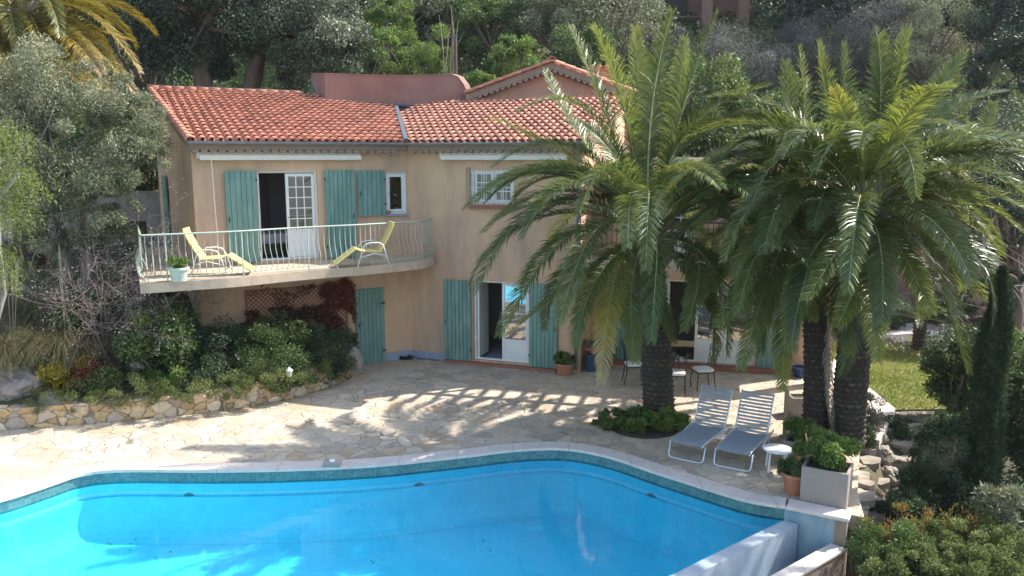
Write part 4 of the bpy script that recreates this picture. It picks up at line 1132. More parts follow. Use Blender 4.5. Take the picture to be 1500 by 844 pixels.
def palm_trunk(name, base, top, r0, r1, parent, seed, flare=1.15, mat=None):
    g = rng(seed); base = Vector(base); top = Vector(top); L = (top-base).length; nr = int(L/.022); nk = 88; V = []; TN = []
    ph = g.random(400)
    for i in range(nr+1):
        t = i/nr; c = base.lerp(top, t)+Vector((.05*math.sin(t*3), 0, 0)); r = r0+(r1-r0)*t
        if t < .08: r *= 1+(flare-1)*(1-t/.08)
        if t > .82: r *= 1+.35*((t-.82)/.18)**1.5
        for k in range(nk):
            a = 2*math.pi*k/nk; u = k/nk*13; zz = t*L/.105
            row = math.floor(zz); uu = u+.5*(row % 2); fz = zz-row; fu = abs((uu % 1)-.5)*2
            jj = ph[(row*17+int(uu) % 13) % 400]
            dsp = .05*(fz**1.5)*(1-fu*.65)*(.6+.8*jj)-.014*(fu > .8); TN.append(min(1, max(0, (fz**2.2)*(1-fu*.75)*(.2+1.0*jj)+.10*g.normal()+.05)))
            rr = r+dsp+.006*g.normal()
            V.append((c.x+rr*math.cos(a), c.y+rr*math.sin(a), c.z))
    Fc = [(i*nk+k, i*nk+(k+1) % nk, (i+1)*nk+(k+1) % nk, (i+1)*nk+k) for i in range(nr) for k in range(nk)]
    return link('trunk', npmesh('trunk', np.array(V)-np.array(ORG[parent.name]), np.array(Fc), tone=np.array(TN)), mat or M['palmbark'], parent)
def palm(name, label, base, crown, r0, r1, heroes, nrand, seed, L=4.0, leafL=.45, nl=190, gold=.0, matl='frond', matr='rachis', azr=None, group=None, tone=.30, elr=(-.30, 1.30), narc=0):
    g = rng(seed); crown = Vector(crown); t = thing(name, label, 'palm tree', base, 0, group); org = ORG[t.name]
    palm_trunk('trunk', base, crown-Vector((0, 0, .35)), r0, r1, t, seed)
    # cut leaf bases (boots)
    mb = MB()
    for i in range(46):
        a = i*2.4; h = -.75+i*.022; rad = r1*1.05+.05; p = crown+Vector((math.cos(a)*rad, math.sin(a)*rad, h)); d = Vector((math.cos(a)*.7, math.sin(a)*.7, .75))
        mb.tube([p-d*.12, p+d*(.10+.12*g.random()), p+d*.30], [.055, .045, .02], 5)
    mb.build('leaf_bases', M['wood'] if i < 0 else M['barkpale'], t)
    k = 0
    for hr in heroes:
        (mu, mv), (tu, tv), dep = hr[:3]; gd = hr[3] if len(hr) > 3 else gold
        tip = D(tu, tv, crown.y+dep); mid = D(mu, mv, crown.y+dep*.45)
        hd = (mid-crown); hz = Vector((hd.x, hd.y, 0)); hz = hz.normalized() if hz.length > .05 else Vector((0, -1, 0))
        p0 = crown+hz*.20+Vector((0, 0, max(-.35, min(.35, hd.z*.2))))
        pts = bez(p0, mid, tip)
        tn = tone+.12*g.normal()
        Lf = sum((a-b).length for a, b in zip(pts, pts[1:]))
        link('frond', frond_mesh('frond', pts, leafL*min(1.05, .55+.12*Lf), int(nl*min(1.2, .35+.17*Lf)), g, tn, gd+.10*g.random(), M[matl], M[matr], org), None, t); k += 1
    for i in range(nrand):
        f = (i+.5)/nrand; az = i*2.39996+g.normal()*.15
        el = elr[1]-(elr[1]-elr[0])*f**.85+g.normal()*.08
        if azr and not azr(az % (2*math.pi), el): continue
        ll = L*(.66+.42*math.sin(math.pi*min(.8, .15+f*.9)))*(.92+.16*g.random())
        pts = arc(crown+Vector((math.cos(az)*.2, math.sin(az)*.2, .25-.55*f)), az, el, ll, 1.55+.18*f+g.normal()*.18-(.45 if el > 1.0 else 0), side=g.normal()*.22)
        # keep fronds out of the ground
        link('frond', frond_mesh('frond', pts, leafL, nl, g, tone-.06+.12*g.normal()+(.03 if f < .15 else 0), gold+.12*g.random()**2, M[matl], M[matr], org), None, t); k += 1
    for i in range(narc):
        az = i*2.39996*1.0+.9; el = .72+.42*g.random(); ll = L*(.95+.15*g.random())
        pts = arc(crown+Vector((math.cos(az)*.2, math.sin(az)*.2, .15)), az, el, ll, 1.75+.35*g.random(), side=g.normal()*.35)
        link('frond', frond_mesh('frond', pts, leafL, nl, g, tone+.10*g.normal(), gold+.12*g.random()**2, M[matl], M[matr], org), None, t); k += 1
    return t, k
crA = D(948, 338, 16.25)
hA = [((955, 160), (985, 15), -.9, .25), ((915, 160), (868, 40), -.5, .2), ((1003, 150), (1052, 18), -.6, .1), ((888, 170), (835, 38), .5, .1), ((862, 165), (758, 165), -.6, .1),
      ((835, 215), (722, 245), -.9, .05), ((815, 250), (688, 300), -1.4, .1), ((800, 300), (697, 428), -1.8, .12), ((835, 345), (733, 490), -2.3, .15), ((880, 385), (742, 492), -2.6, .1), ((903, 400), (880, 560), -2.6, .75),
      ((925, 420), (930, 530), -2.4, .1), ((875, 335), (820, 475), -2.9, .2), ((1010, 190), (1128, 125), -.8, .1), ((1040, 235), (1132, 240), -1.4, .1), ((1042, 300), (1105, 405), -1.9, .1),
      ((1020, 370), (1003, 485), -2.6, .05), ((1010, 400), (1052, 470), -2.2, .1), ((938, 190), (930, 40), .8, .3), ((990, 160), (1003, 55), .9, .2), ((870, 250), (722, 175), .8, .1), ((850, 200), (800, 105), 1.4, .1),
      ((845, 290), (700, 385), -.6, .1), ((960, 420), (985, 500), -1.8, .1), ((820, 280), (710, 340), -1.0, .5)]
tA, nA = palm('date_palm', 'large palm standing alone in the round bed nearest the glazed doors', G(965, 612, 0), crA, .31, .27, hA, 24, 21, 3.7, elr=(.0, 1.15), narc=20)
crB = D(1190, 345, 15.6); crC = D(1262, 300, 14.9)
hC = [((1215, 160), (1198, 62), .2, .2), ((1290, 150), (1283, 42), .4, .15), ((1303, 150), (1330, 42), .2, .1), ((1345, 175), (1412, 78), .5, .05), ((1330, 190), (1418, 195), -.8, .2), ((1350, 215), (1472, 215), -.6, .3),
      ((1375, 262), (1485, 300), -.7, .1), ((1385, 320), (1455, 410), -1.0, .1), ((1345, 330), (1418, 545), -1.6, .25), ((1310, 350), (1365, 460), -2.2, .1), ((1270, 380), (1285, 530), -2.6, .1), ((1240, 175), (1235, 65), .3, .35),
      ((1245, 200), (1222, 130), -.8, .55), ((1300, 300), (1400, 380), -2.1, .15), ((1260, 390), (1225, 480), -2.4, .1), ((1400, 240), (1455, 150), 1.2, .05), ((1250, 330), (1180, 440), -2.7, .1), ((1320, 320), (1480, 480), -1.4, .1)]
hB = [((1130, 330), (1008, 470), -1.6, .1), ((1130, 390), (1050, 480), -2.2, .1), ((1160, 420), (1146, 570), -2.1, .2), ((1100, 270), (1012, 350), -1.3, .1), ((1120, 210), (1050, 245), -.6, .1), ((1135, 180), (1078, 185), .2, .1),
      ((1175, 400), (1190, 470), -2.4, .1), ((1160, 180), (1150, 90), .6, .15), ((1110, 240), (1030, 290), -.6, .1), ((1150, 350), (1085, 540), -1.9, .1), ((1180, 200), (1170, 70), .2, .35), ((1210, 400), (1245, 520), -2.2, .1)]
tB, nB_ = palm('date_palm', 'left palm of the twin pair, slimmer trunk behind the white pots', G(1195, 640, 0), crB, .23, .20, hB, 24, 33, 3.3, elr=(-.05, 1.1), narc=12)
tC, nC = palm('date_palm', 'right palm of the twin pair, thick dark trunk beside the pale walk', G(1238, 650, 0), crC, .30, .26, hC, 34, 44, 3.6, elr=(-.05, 1.1), narc=18)
# long dead frond hanging down between the twin trunks
g = rng(4); org = ORG[tC.name]
pts = bez(D(1222, 432, 14.2), D(1212, 540, 14.25), D(1222, 645, 14.5))
link('dead_frond', frond_mesh('dead_frond', pts, .22, 70, g, .5, 0, M['frondead'], M['rachisdry'], org, curl=1.2), None, tC)['label'] = 'long grey dead frond hanging down the trunk'
crD = D(28, 18, 21.5)
hD = [((120, 15), (205, 105), -1.0, .45), ((110, 45), (200, 140), -1.6, .6), ((100, 70), (182, 175), -2.2, .8), ((90, 30), (195, 60), .2, .35), ((75, 80), (130, 130), -2.6, .8), ((60, 70), (95, 120), -2.8, .6), ((5, 30), (-30, 90), -2.0, .3), ((15, 80), (10, 130), -3.0, .4), ((70, -10), (150, 10), .5, .3), ((95, 50), (150, 110), -2.8, .9)]
palm('date_palm', 'palm with golden drooping fronds above the olive tree', (crD.x-.2, crD.y, gh(crD.x, crD.y)), crD, .30, .27, hD, 44, 55, 3.0, gold=.12, matl='frondgold', tone=.24)
# small palm on the lawn
q = G(1343, 512, 0); g = rng(70)
t = thing('small_palm', 'young palm stump with few leaves in the ring of pebbles on the lawn', 'palm tree', q)
palm_trunk('trunk', q, q+Vector((0, 0, .9)), .16, .15, t, 3)
for i in range(11):
    az = i*2.4; link('frond', frond_mesh('frond', arc(q+Vector((0, 0, .85)), az, 1.2-.08*i, 1.3, 1.4), .28, 40, g, .25, .1, M['frond'], M['rachis'], ORG[t.name], rr=.015), None, t)

# ================================================================== PLANTS
def on(u, v, Y): return D(u, v, Y)
def shrub(name, label, u, v, Y, ru, rv, mat, seed, n=4000, L=.07, W=.035, ncl=22, cat='shrub', rc=.5, shell=.25, group=None, stem='bark', yr=None, bias=None, flat=.8, base=None, limbs=9, tr=.035, bend=.08):
    c = D(u, v, Y); k = (c-CAM).length/F; rx = ru*k; rz = rv*k; ry = yr or rx*.85
    zb = gh(c.x, c.y) if base is None else base
    return make_tree(name, label, cat, (c.x, c.y, min(zb, c.z-.05)), c, (rx, ry, rz), M[mat], M[stem], seed, ncl, n, L, W, rc, shell, tr, group, 1, flat, limbs=limbs, bias=bias, bend=bend)
# --- olive tree, several lobes
c = D(105, 205, 18.4); t = thing('olive_tree', 'big grey green olive tree on the bank left of the balcony', 'tree', (-10.9, 18.9, gh(-10.9, 18.9)))
g = rng(101); Ps = []; Ts = []; CL = []
for (u, v, Y, ru, rv, n, nc) in ((70, 190, 18.4, 120, 100, 30000, 60), (150, 220, 18.2, 90, 75, 17000, 38), (215, 225, 17.9, 38, 26, 3400, 14), (20, 260, 18, 75, 80, 9000, 30), (110, 130, 18.8, 80, 45, 8000, 26), (150, 285, 18.0, 60, 35, 3800, 16), (60, 330, 17.9, 55, 45, 5500, 20), (190, 185, 18.4, 50, 40, 4200, 14), (115, 330, 17.9, 70, 38, 6500, 20), (30, 395, 17.8, 45, 35, 3500, 14)):
    cc = D(u, v, Y); k = (cc-CAM).length/F
    P, tn, cl, cs = clump_points(g, cc, (ru*k, min(ru, rv)*k*.9, rv*k), nc, n, .35, .30, .8); Ps.append(P); Ts.append(tn); CL += list(cl)
leaf_obj('crown', np.concatenate(Ps), np.concatenate(Ts), .085, .022, g, M['olive'], t)
mb = MB()
for b0, f0 in (((-10.9, 18.9), (-10.7, 18.7, 4.4)), ((-10.4, 19.0), (-9.9, 18.6, 4.4)), ((-11.5, 19.1), (-11.5, 18.7, 4.6))):
    bz = gh(*b0)-.2; limb(mb, (*b0, bz), f0, .13, .09, g, 6, .08, 8)
    for i in range(16): limb(mb, f0, CL[g.integers(0, len(CL))], .05, .010, g, 5, .10, 5)
mb.build('trunk', M['barkpale'], t, smooth=True)
# --- weeping pepper tree at the left edge
def weeping(name, label, lobes, seed, base):
    g = rng(seed); t = thing(name, label, 'tree', base); P = []; T = []; mb = MB()
    for (u, v, Y, ru, n, ln) in lobes:
        c = D(u, v, Y); k = (c-CAM).length/F
        for i in range(n):
            a = g.random()*6.28; r = math.sqrt(g.random())*ru*k; s = np.array([c.x+r*math.cos(a), c.y+r*math.sin(a)*.7, c.z+(1-(r/(ru*k))**2)*ru*k*.45+g.normal()*.08])
            l = ln*(.5+.7*g.random()); m = int(l/.028); tt = np.linspace(0, 1, m); dx = g.normal(size=2)*.16
            pts = s+np.stack([dx[0]*tt, dx[1]*tt, -l*tt], 1); pts += g.normal(size=pts.shape)*.018
            P.append(pts); T.append(np.clip(.35+.3*g.random()+.25*tt+.1*g.normal(size=m), 0, 1))
        limb(mb, base, c+Vector((0, 0, .1)), .09, .03, g, 6, .1, 6)
    P = np.concatenate(P); T = np.concatenate(T)
    leaf_obj('crown', P, T, .075, .016, g, M['weep'], t, bias=np.array([[0, 0, -.9]]))
    mb.build('trunk', M['barkpale'], t, smooth=True)
weeping('pepper_tree', 'yellow green weeping tree cut by the left edge of the picture', ((-5, 195, 15.9, 46, 130, .75), (28, 262, 15.7, 36, 90, .5), (-10, 300, 15.6, 50, 110, .7), (0, 375, 15.7, 26, 50, .7)), 111, (-10.9, 15.8, gh(-10.9, 15.9)))
# --- bare twiggy bush
def bare_bush(name, label, u, v, Y, ru, rv, seed, mat='twig', n=40, depth=3, leaf=None, nleaf=900, base=None):
    g = rng(seed); c = D(u, v, Y); k = (c-CAM).length/F; b = Vector((c.x, c.y, gh(c.x, c.y))) if base is None else Vector(base)
    t = thing(name, label, 'shrub', b); mb = MB(); tips = []
    def grow(p, d, L, r, lv):
        q = p; pts = [p]
        for i in range(4):
            d = (d+Vector(g.normal(size=3))*.22).normalized(); q = q+d*L/4; pts.append(q)
        mb.tube(pts, [r, r*.85, r*.7, r*.6, r*.45], 4, cap=False)
        if lv == 0: tips.append(pts[-1]); tips.append(pts[2]); return
        for j in range(3):
            d2 = (d+Vector(g.normal(size=3))*.75+Vector((0, 0, -.05))).normalized(); grow(pts[2+j % 3], d2, L*.62, r*.55, lv-1)
    for i in range(n):
        tgt = c+Vector((g.normal()*ru*k*.4, g.normal()*ru*k*.35, g.normal()*rv*k*.4)); d = (tgt-b); L = d.length*.62
        grow(b+Vector((g.normal()*.12, g.normal()*.12, 0)), d.normalized(), L, .014, depth)
    mb.build('branches', M[mat], t)
    if leaf:
        P = np.array([list(tips[g.integers(0, len(tips))]) for _ in range(nleaf)])+g.normal(size=(nleaf, 3))*.05
        leaf_obj('leaves', P, g.random(nleaf), .04, .025, g, M[leaf], t)
    return t
bare_bush('bare_bush', 'leafless pinkish twiggy bush hanging beside the balcony corner', 152, 352, 17.2, 62, 52, 121, 'twig', 24, 3, 'greyleaf', 4500)
# --- dry ornamental grasses
def grass_clump(name, label, u, v, Y, rad, h, n, seed, mat='grassdry', plumes=0):
    g = rng(seed); c = D(u, v, Y); b = Vector((c.x, c.y, gh(c.x, c.y))); t = thing(name, label, 'grass clump', b)
    V = []; tn = []; q = []
    for i in range(n):
        a = g.random()*6.28; r = rad*.35*math.sqrt(g.random()); p = np.array([b.x+r*math.cos(a), b.y+r*math.sin(a), b.z]); el = 1.35-.5*g.random(); L = h*(.6+.6*g.random()); az = a+g.normal()*.5; dr = 1.2+1.3*g.random()
        k = 6; base = len(V); tone = np.clip(.45+.28*g.normal(), 0, 1); sd = np.array([-math.sin(az), math.cos(az), 0])
        for j in range(k+1):
            w = .007*(1-j/k*.8); V.append(p-sd*w); V.append(p+sd*w); tn += [tone, tone]
            e = el-dr*((j+.5)/k)**1.6; p = p+np.array([math.cos(az)*math.cos(e), math.sin(az)*math.cos(e), math.sin(e)])*L/k
        for j in range(k): q.append((base+2*j, base+2*j+1, base+2*j+3, base+2*j+2))
    link('blades', npmesh('blades', np.array(V)-np.array(b), np.array(q), tone=np.array(tn)), M[mat], t)
    if plumes:
        mb = MB()
        for i in range(plumes):
            a = g.random()*6.28; p = b+Vector((math.cos(a)*.1, math.sin(a)*.1, 0)); d = Vector((g.normal()*.12, g.normal()*.1, 1)).normalized(); L = h*(1.5+.5*g.random())
            mb.tube([p, p+d*L*.7, p+d*L*.75, p+d*L*.9, p+d*L], [.008, .008, .03, .028, .006], 5)
        mb.build('plumes', M['rachisdry'], t)
grass_clump('ornamental_grass', 'tall clump of dry grass at the left edge of the bank', 10, 520, 16.9, .9, 1.5, 3200, 131, plumes=4)
grass_clump('ornamental_grass', 'arching dry grass below the bare bush', 95, 525, 17.1, .9, 1.3, 3200, 132, plumes=2)
grass_clump('ornamental_grass', 'clump of dry grass with tall stalks between the olive trunks', 60, 450, 18.2, .8, 1.3, 2400, 133, plumes=4)
# --- bank shrubs
shrub('bank_shrub', 'round dark green shrub below the left balcony corner', 236, 484, 17.3, 56, 42, 'mid', 141, 11000, .075, .038, 34)
shrub('bank_shrub', 'green shrub behind the grasses under the bare bush', 120, 455, 17.9, 45, 32, 'mid', 142, 6000, .07, .035)
shrub('bank_shrub', 'yellow leaved shrub above the left end of the stone wall', 88, 535, 16.5, 38, 28, 'yellowleaf', 143, 3200, .075, .035, 18, shell=.2)
shrub('bank_shrub', 'small green shrub with red tips beside the yellow leaved shrub', 140, 545, 16.5, 30, 28, 'redleaf', 144, 1500, .06, .03, 12)
shrub('bank_shrub', 'green shrub beside the red tipped shrub', 170, 560, 16.5, 36, 28, 'mid', 145, 4200, .06, .03, 16)
shrub('bank_shrub', 'yellowish green shrub in the middle of the bank', 252, 550, 16.9, 34, 24, 'bright', 146, 3600, .06, .03, 16, stem='bark')
shrub('bank_shrub', 'dark shrub against the wall left of the trellis', 322, 512, 17.7, 48, 34, 'dark_leaf', 147, 9000, .065, .03, 30)
shrub('bank_shrub', 'wide dark green shrub in front of the trellis', 395, 508, 18.1, 58, 38, 'mid', 148, 12000, .06, .03, 34)
shrub('bank_shrub', 'dark bush at the right end of the bank beside the board door', 470, 515, 18.9, 42, 42, 'dark_leaf', 149, 10000, .06, .03, 30)
shrub('bank_shrub', 'low olive green shrub behind the garden lantern', 395, 545, 17.7, 55, 25, 'mid', 150, 7000, .055, .026, 24)
shrub('bank_shrub', 'brownish shrub between the round shrub and the trellis', 300, 545, 17.1, 40, 26, 'dark_leaf', 151, 5000, .055, .026, 20)
# flowers, one by one, on the middle shrub
g = rng(9)
# climbing vine on trellis
t = thing('climbing_vine', 'vine with dark red autumn leaves over the trellis', 'vine', WL.p(3.3, 0, .1))
P = []; T = []
for i in range(15000):
    s = 1.0+2.75*g.random()**.8; z = .2+2.15*g.random()
    den = .35+.65*sstep(1.6, 3.2, s)
    if z > 2.28-.25*noise.noise(Vector((s*3, 0, 0))): continue
    if z > 1.75 and s < 2.6 and g.random() > .35*den: continue
    if noise.noise(Vector((s*2.4, z*2.4, 2))) < -.25+.2*(1-den): continue
    p = WL.p(s, z, .05+.30*g.random()**2*(1.2-z/2.6)+.05); P.append(list(p)); T.append(np.clip(.25+.55*sstep(2.4, 3.4, s)*sstep(.6, 1.8, z)+.22*g.normal(), 0, 1))
leaf_obj('leaves', np.array(P), np.array(T), .07, .05, g, M['redleaf'], t)
mb = MB()
for i in range(9): limb(mb, list(WL.p(3.3, .3, .1)), list(WL.p(1.3+2.3*g.random(), 1.0+1.0*g.random(), .06)), .015, .005, g, 6, .1, 4)
mb.build('stems', M['bark'], t)
# rosemary-like ground cover trailing over the wall: clumps side by side
gi = 0
lab = ['trailing ground cover spilling over the wall under the yellow leaved shrub', 'trailing ground cover over the wall left of the bank middle', 'trailing ground cover in front of the yellowish shrub', 'trailing ground cover on the wall below the brownish shrub', 'trailing ground cover left of the garden lantern', 'trailing ground cover along the wall just right of the lantern', 'trailing ground cover at the far right end of the wall']
for (u, v, Y, ru, rv), lb_ in zip(((95, 585, 15.95, 50, 20), (190, 573, 16.2, 48, 20), (262, 572, 16.45, 42, 18), (325, 563, 16.8, 45, 20), (385, 552, 17.2, 42, 22), (445, 545, 17.95, 40, 20), (492, 530, 18.9, 26, 26)), lab):
    shrub('ground_cover', lb_, u, v, Y, ru, rv, 'mid' if gi in (5, 6) else 'cover', 160+gi, 6500, .045, .012, 34, cat='ground cover', rc=.42, shell=.35, yr=.5, bias=np.array([[.0, -.25, .6]]), limbs=5, tr=.012)
    gi += 1
g = rng(22)
# boulder at the left
def boulder(name, label, u, v, Y, r, seed, mat='rock', cat='rock', sc=(1, .8, .8)):
    c = D(u, v, Y); bm = bmesh.new(); bmesh.ops.create_icosphere(bm, subdivisions=5, radius=1)
    for vt in bm.verts:
        d = vt.co.normalized(); k = 1+.32*noise.noise(d*1.3+Vector((seed, 0, 0)))+.12*noise.noise(d*3.5+Vector((0, seed, 0)))+.04*noise.noise(d*10)
        ds, ps = noise.voronoi(d*2.2+Vector((seed, 3, 0))); k -= .10*max(0, .15-(ds[1]-ds[0]))/.15
        vt.co = Vector((d.x*sc[0], d.y*sc[1], d.z*sc[2]))*r*k
    me = bpy.data.meshes.new(name); bm.to_mesh(me); bm.free(); me.polygons.foreach_set('use_smooth', [True]*len(me.polygons))
    o = link(name, me, M[mat]); o.location = c; o.rotation_euler = (0, 0, seed); tag(o, label, cat); return o
boulder('boulder', 'big pinkish grey boulder behind the left end of the stone wall', 18, 565, 16.5, .72, 3.1, sc=(1.1, .8, .75))
boulder('boulder', 'smaller grey rock beside the big boulder', 75, 590, 16.1, .32, 5.2)
boulder('boulder', 'small grey rock half hidden between the bank shrubs', 205, 532, 17.1, .22, 7.7)
boulder('boulder', 'pale smooth rock at the end of the wall by the board door', 517, 533, 19.75, .36, 9.1, mat='concrete', sc=(.7, .7, 1.2))

# --- round bed under the first palm
c = G(948, 625, 0)
lbs = ['leafy ground cover left of the lone palm trunk', 'leafy ground cover in front of the lone palm trunk', 'leafy ground cover right of the lone palm trunk', 'leafy ground cover behind the lone palm trunk']
for i, (dx, dy, r) in enumerate(((-.62, -.05, .60), (-.05, -.45, .60), (.50, -.25, .55), (.25, .40, .48))):
    cc = Vector((c.x+dx*.95, c.y+dy*.6, .16)); g = rng(180+i); t = thing('bed_plant', lbs[i], 'ground cover', (cc.x, cc.y, 0))
    P, tn, cl, cs = clump_points(g, cc, (r, r*.62, .17), 30, 6500, .3, .55, .9)
    P[:, 2] = np.abs(P[:, 2]-.0); leaf_obj('leaves', P, tn, .06, .035, g, M['bright'] if i else M['mid'], t, bias=np.array([[0, 0, .5]]))
    mb = MB()
    for j in range(8): limb(mb, (cc.x, cc.y, 0), cl[j], .008, .004, g, 3, .1, 4)
    mb.build('stems', M['bark'], t)
mb = MB(); mb.lathe([(0, .012), (.60, .012), (.72, .005)], 30, (c.x-.08, c.y-.02, 0)); tag(mb.build('bed_soil', M['soil']), kind='structure')
# --- bed round the twin palms
mb = MB(); mb.prism([(5.35, 14.6), (6.1, 14.1), (6.75, 14.7), (7.0, 15.7), (6.3, 15.9), (5.5, 15.4)], -.05, .03); tag(mb.build('palm_bed_soil', M['soil']), kind='structure')
def bedplant(label, u, v, Y, ru, rv, mat, seed, n=4000, L=.055, W=.03, name='bed_plant'):
    return shrub(name, label, u, v, Y, ru, rv, mat, seed, n, L, W, 18, cat='plant', base=-.0, limbs=6, tr=.012)
bedplant('green plant at the foot of the twin palms behind the terracotta bowl', 1172, 630, 14.3, 26, 17, 'bright', 190, 3500)
bedplant('small dark plant at the right foot of the twin palms', 1205, 648, 13.9, 22, 14, 'mid', 191, 2500)
shrub('bed_plant', 'grey green rosemary by the pale walk right of the thick trunk', 1275, 605, 15.6, 20, 26, 'greyleaf', 192, 2600, .06, .015, 14, cat='plant', bias=np.array([[0, 0, .8]]), base=-.4)
shrub('bed_plant', 'dark spiky plant below the rosemary', 1262, 640, 15.0, 18, 20, 'dark_leaf', 193, 1800, .09, .02, 12, cat='plant', bias=np.array([[0, 0, .6]]), base=-.8)

shrub('bed_plant', 'dark leafy plant below the end of the pale walk', 1302, 628, 15.9, 26, 18, 'dark_leaf', 194, 3000, .07, .03, 14, cat='plant', base=-.7)
# ================================================================== RIGHT SLOPE: stepping stones, steps, cypress, bushes
g = rng(200); k = 0
spots = [(1215, 645), (1228, 652), (1246, 660), (1210, 662), (1225, 668), (1243, 672), (1222, 683), (1240, 688), (1258, 683), (1262, 700), (1272, 712), (1245, 735), (1258, 728), (1272, 735), (1256, 748), (1270, 757), (1285, 745), (1245, 765), (1262, 772), (1278, 770), (1249, 789), (1290, 715), (1262, 652), (1284, 700), (1250, 712), (1268, 790), (1285, 785), (1240, 700), (1278, 660), (1290, 672)]
def slab_stone(name, label, p, r, th, seed, group=None, cat='stepping stone', sx=1.0, tilt=.10):
    g = random.Random(seed); n = 6; pts = []
    for i in range(n):
        a = 6.283*i/n+g.uniform(-.3, .3); rr = r*g.uniform(.75, 1.25); pts.append((rr*math.cos(a)*sx, rr*math.sin(a)))
    mb = MB(); mb.prism(pts, -th, 0); o = mb.build(name, M['stepstone'], None, bevel=.007)
    o.location = p; o.rotation_euler = (g.uniform(-tilt, tilt)+.10, g.uniform(-tilt, tilt), g.uniform(0, .6)); tag(o, label, cat, group); return o
M['stepstone'] = pmat('step_stone', (.40, .34, .27), (.26, .22, .18), 2.5, .95, .6, 12, stain=((.14, .13, .10), 3, .5), sstretch=(1, 1, 1))
def groundhit(u, v):
    d = ray(u, v); t = 8.0
    while t < 60:
        p = CAM+d*t
        if p.z <= gh(p.x, p.y): return p
        t += .03
    return p
spots = spots+[(u+g.normal()*9, v+g.normal()*7) for u, v in spots if v > 640]
gpts = sorted([(groundhit(u+g.normal()*2, v)) for u, v in spots], key=lambda p: p.y)
kept = []
for p in gpts:
    if all((p-q).length > .23 for q in kept): kept.append(p)
gpts = kept
for i, p in enumerate(gpts):
    slab_stone('stepping_stone', 'irregular flat stone in the stony path sloping down beside the planters', Vector((p.x, p.y, gh(p.x, p.y)+.07)), (.11+.07*g.random()), .14, i+1, 'flat stones of the sloping garden path', sx=1.35)
# steps up to the lawn
stp = [((1325, 612), 1.0, 'topmost rough stone step at the edge of the lawn'), ((1322, 632), .9, 'second rough stone step below the lawn'), ((1318, 655), .85, 'third rough stone step in the shade below the lawn'), ((1305, 680), .8, 'lowest rough stone step beside the round bush')]
for i, ((u, v), w, lb_) in enumerate(stp):
    p = groundhit(u, v); t = thing('stone_step', lb_, 'garden step', p)
    for j in range(3):
        q = Vector((p.x-w*.45+j*w*.42, p.y+g.normal()*.04, p.z+.12)); r = random.Random(i*7+j); pts = []
        for a in range(8):
            an = a*.785+r.uniform(-.15, .15); pts.append((q.x+.27*math.cos(an)*r.uniform(.8, 1.1), q.y+.19*math.sin(an)*r.uniform(.8, 1.1)))
        mb = MB(); mb.prism(pts, q.z-.05, q.z+r.uniform(0, .02)); mb.build('tread', M['stepstone'], t, bevel=.012)
    mb = MB(); mb.box((p.x-w*.75, p.y-.10, p.z-.35), (p.x+w*.65, p.y+.35, p.z+.06)); mb.build('riser', M['rock'], t, bevel=.03)
for i, (u, v, r, lb_) in enumerate(((1285, 640, .22, 'rounded rock left of the top steps'), (1290, 668, .26, 'dark rock left of the lower steps'), (1262, 668, .18, 'rock beside the thick palm trunk'), (1300, 700, .3, 'dark rock below the lowest step'), (1235, 640, .15, 'small rock at the palm foot by the slope'))):
    p = groundhit(u, v); o = boulder('rock', lb_, 750, 400, 10, r, i+11.3, mat='stepstone'); o.location = p
# cypress: tall narrow column
def cypress(name, label, u, v0, v1, Y, w, seed, n=26000, mat='pine', L=.07, W=.022):
    g = rng(seed); b = D(u, v1, Y); tpt = D(u, v0, Y); hgt = tpt.z-b.z
    t = thing(name, label, 'tree', b); tt = g.random(n)**.85; a = g.random(n)*6.283
    prof = np.interp(tt, [0, .08, .3, .7, .9, 1], [.55, .85, 1, .92, .6, .08])*w
    rr = prof*(.72+.34*g.random(n)); lump = np.array([noise.noise(Vector((math.cos(x)*1.6, math.sin(x)*1.6, y*hgt*1.1+seed))) for x, y in zip(a, tt)])
    rr = rr*(1+.38*lump)
    P = np.stack([b.x+rr*np.cos(a)+.04*np.sin(tt*9), b.y+rr*np.sin(a), b.z+tt*hgt], 1)
    leaf_obj('crown', P, np.clip(.4+lump*.5+.2*g.normal(size=n), 0, 1), L, W, g, M[mat], t, bias=np.array([[0, 0, 1.1]]))
    mb = MB(); mb.tube([b-Vector((0, 0, .4)), b+Vector((0, 0, hgt*.5)), b+Vector((0, 0, hgt*.93))], [w*.25, w*.14, .01], 8); mb.build('trunk', M['bark'], t, smooth=True)
cypress('cypress', 'tall narrow cypress column at the right', 1431, 392, 765, 13.4, .27, 301, mat='dark_leaf')
def sh(*a, **k): return shrub(*a, **k)
sh('garden_bush', 'clipped round bush left of the cypress', 1388, 662, 13.6, 40, 46, 'dark_leaf', 310, 14000, .05, .028, 60, rc=.35, shell=.7)
sh('garden_bush', 'dark glossy bush between the lawn and the cypress', 1400, 545, 16.4, 40, 60, 'dark_leaf', 311, 9000, .08, .045, 34)
sh('garden_bush', 'big dark bush cut by the right edge above the flowering mass', 1500, 620, 13.8, 42, 80, 'dark_leaf', 312, 16000, .07, .04, 46)
sh('garden_bush', 'lighter green bush top at the right edge level with the lawn', 1470, 525, 16.5, 50, 40, 'mid', 313, 9000, .08, .04, 34)
sh('garden_bush', 'dark ferny plant at the bottom of the stone steps', 1335, 715, 13.0, 26, 28, 'dark_leaf', 314, 4000, .10, .02, 22, bias=np.array([[0, 0, .5]]))
sh('garden_bush', 'grey green spiky shrub at the right edge by the cypress foot', 1482, 745, 11.6, 34, 28, 'olive', 315, 4500, .11, .022, 20, bias=np.array([[0, 0, .5]]))
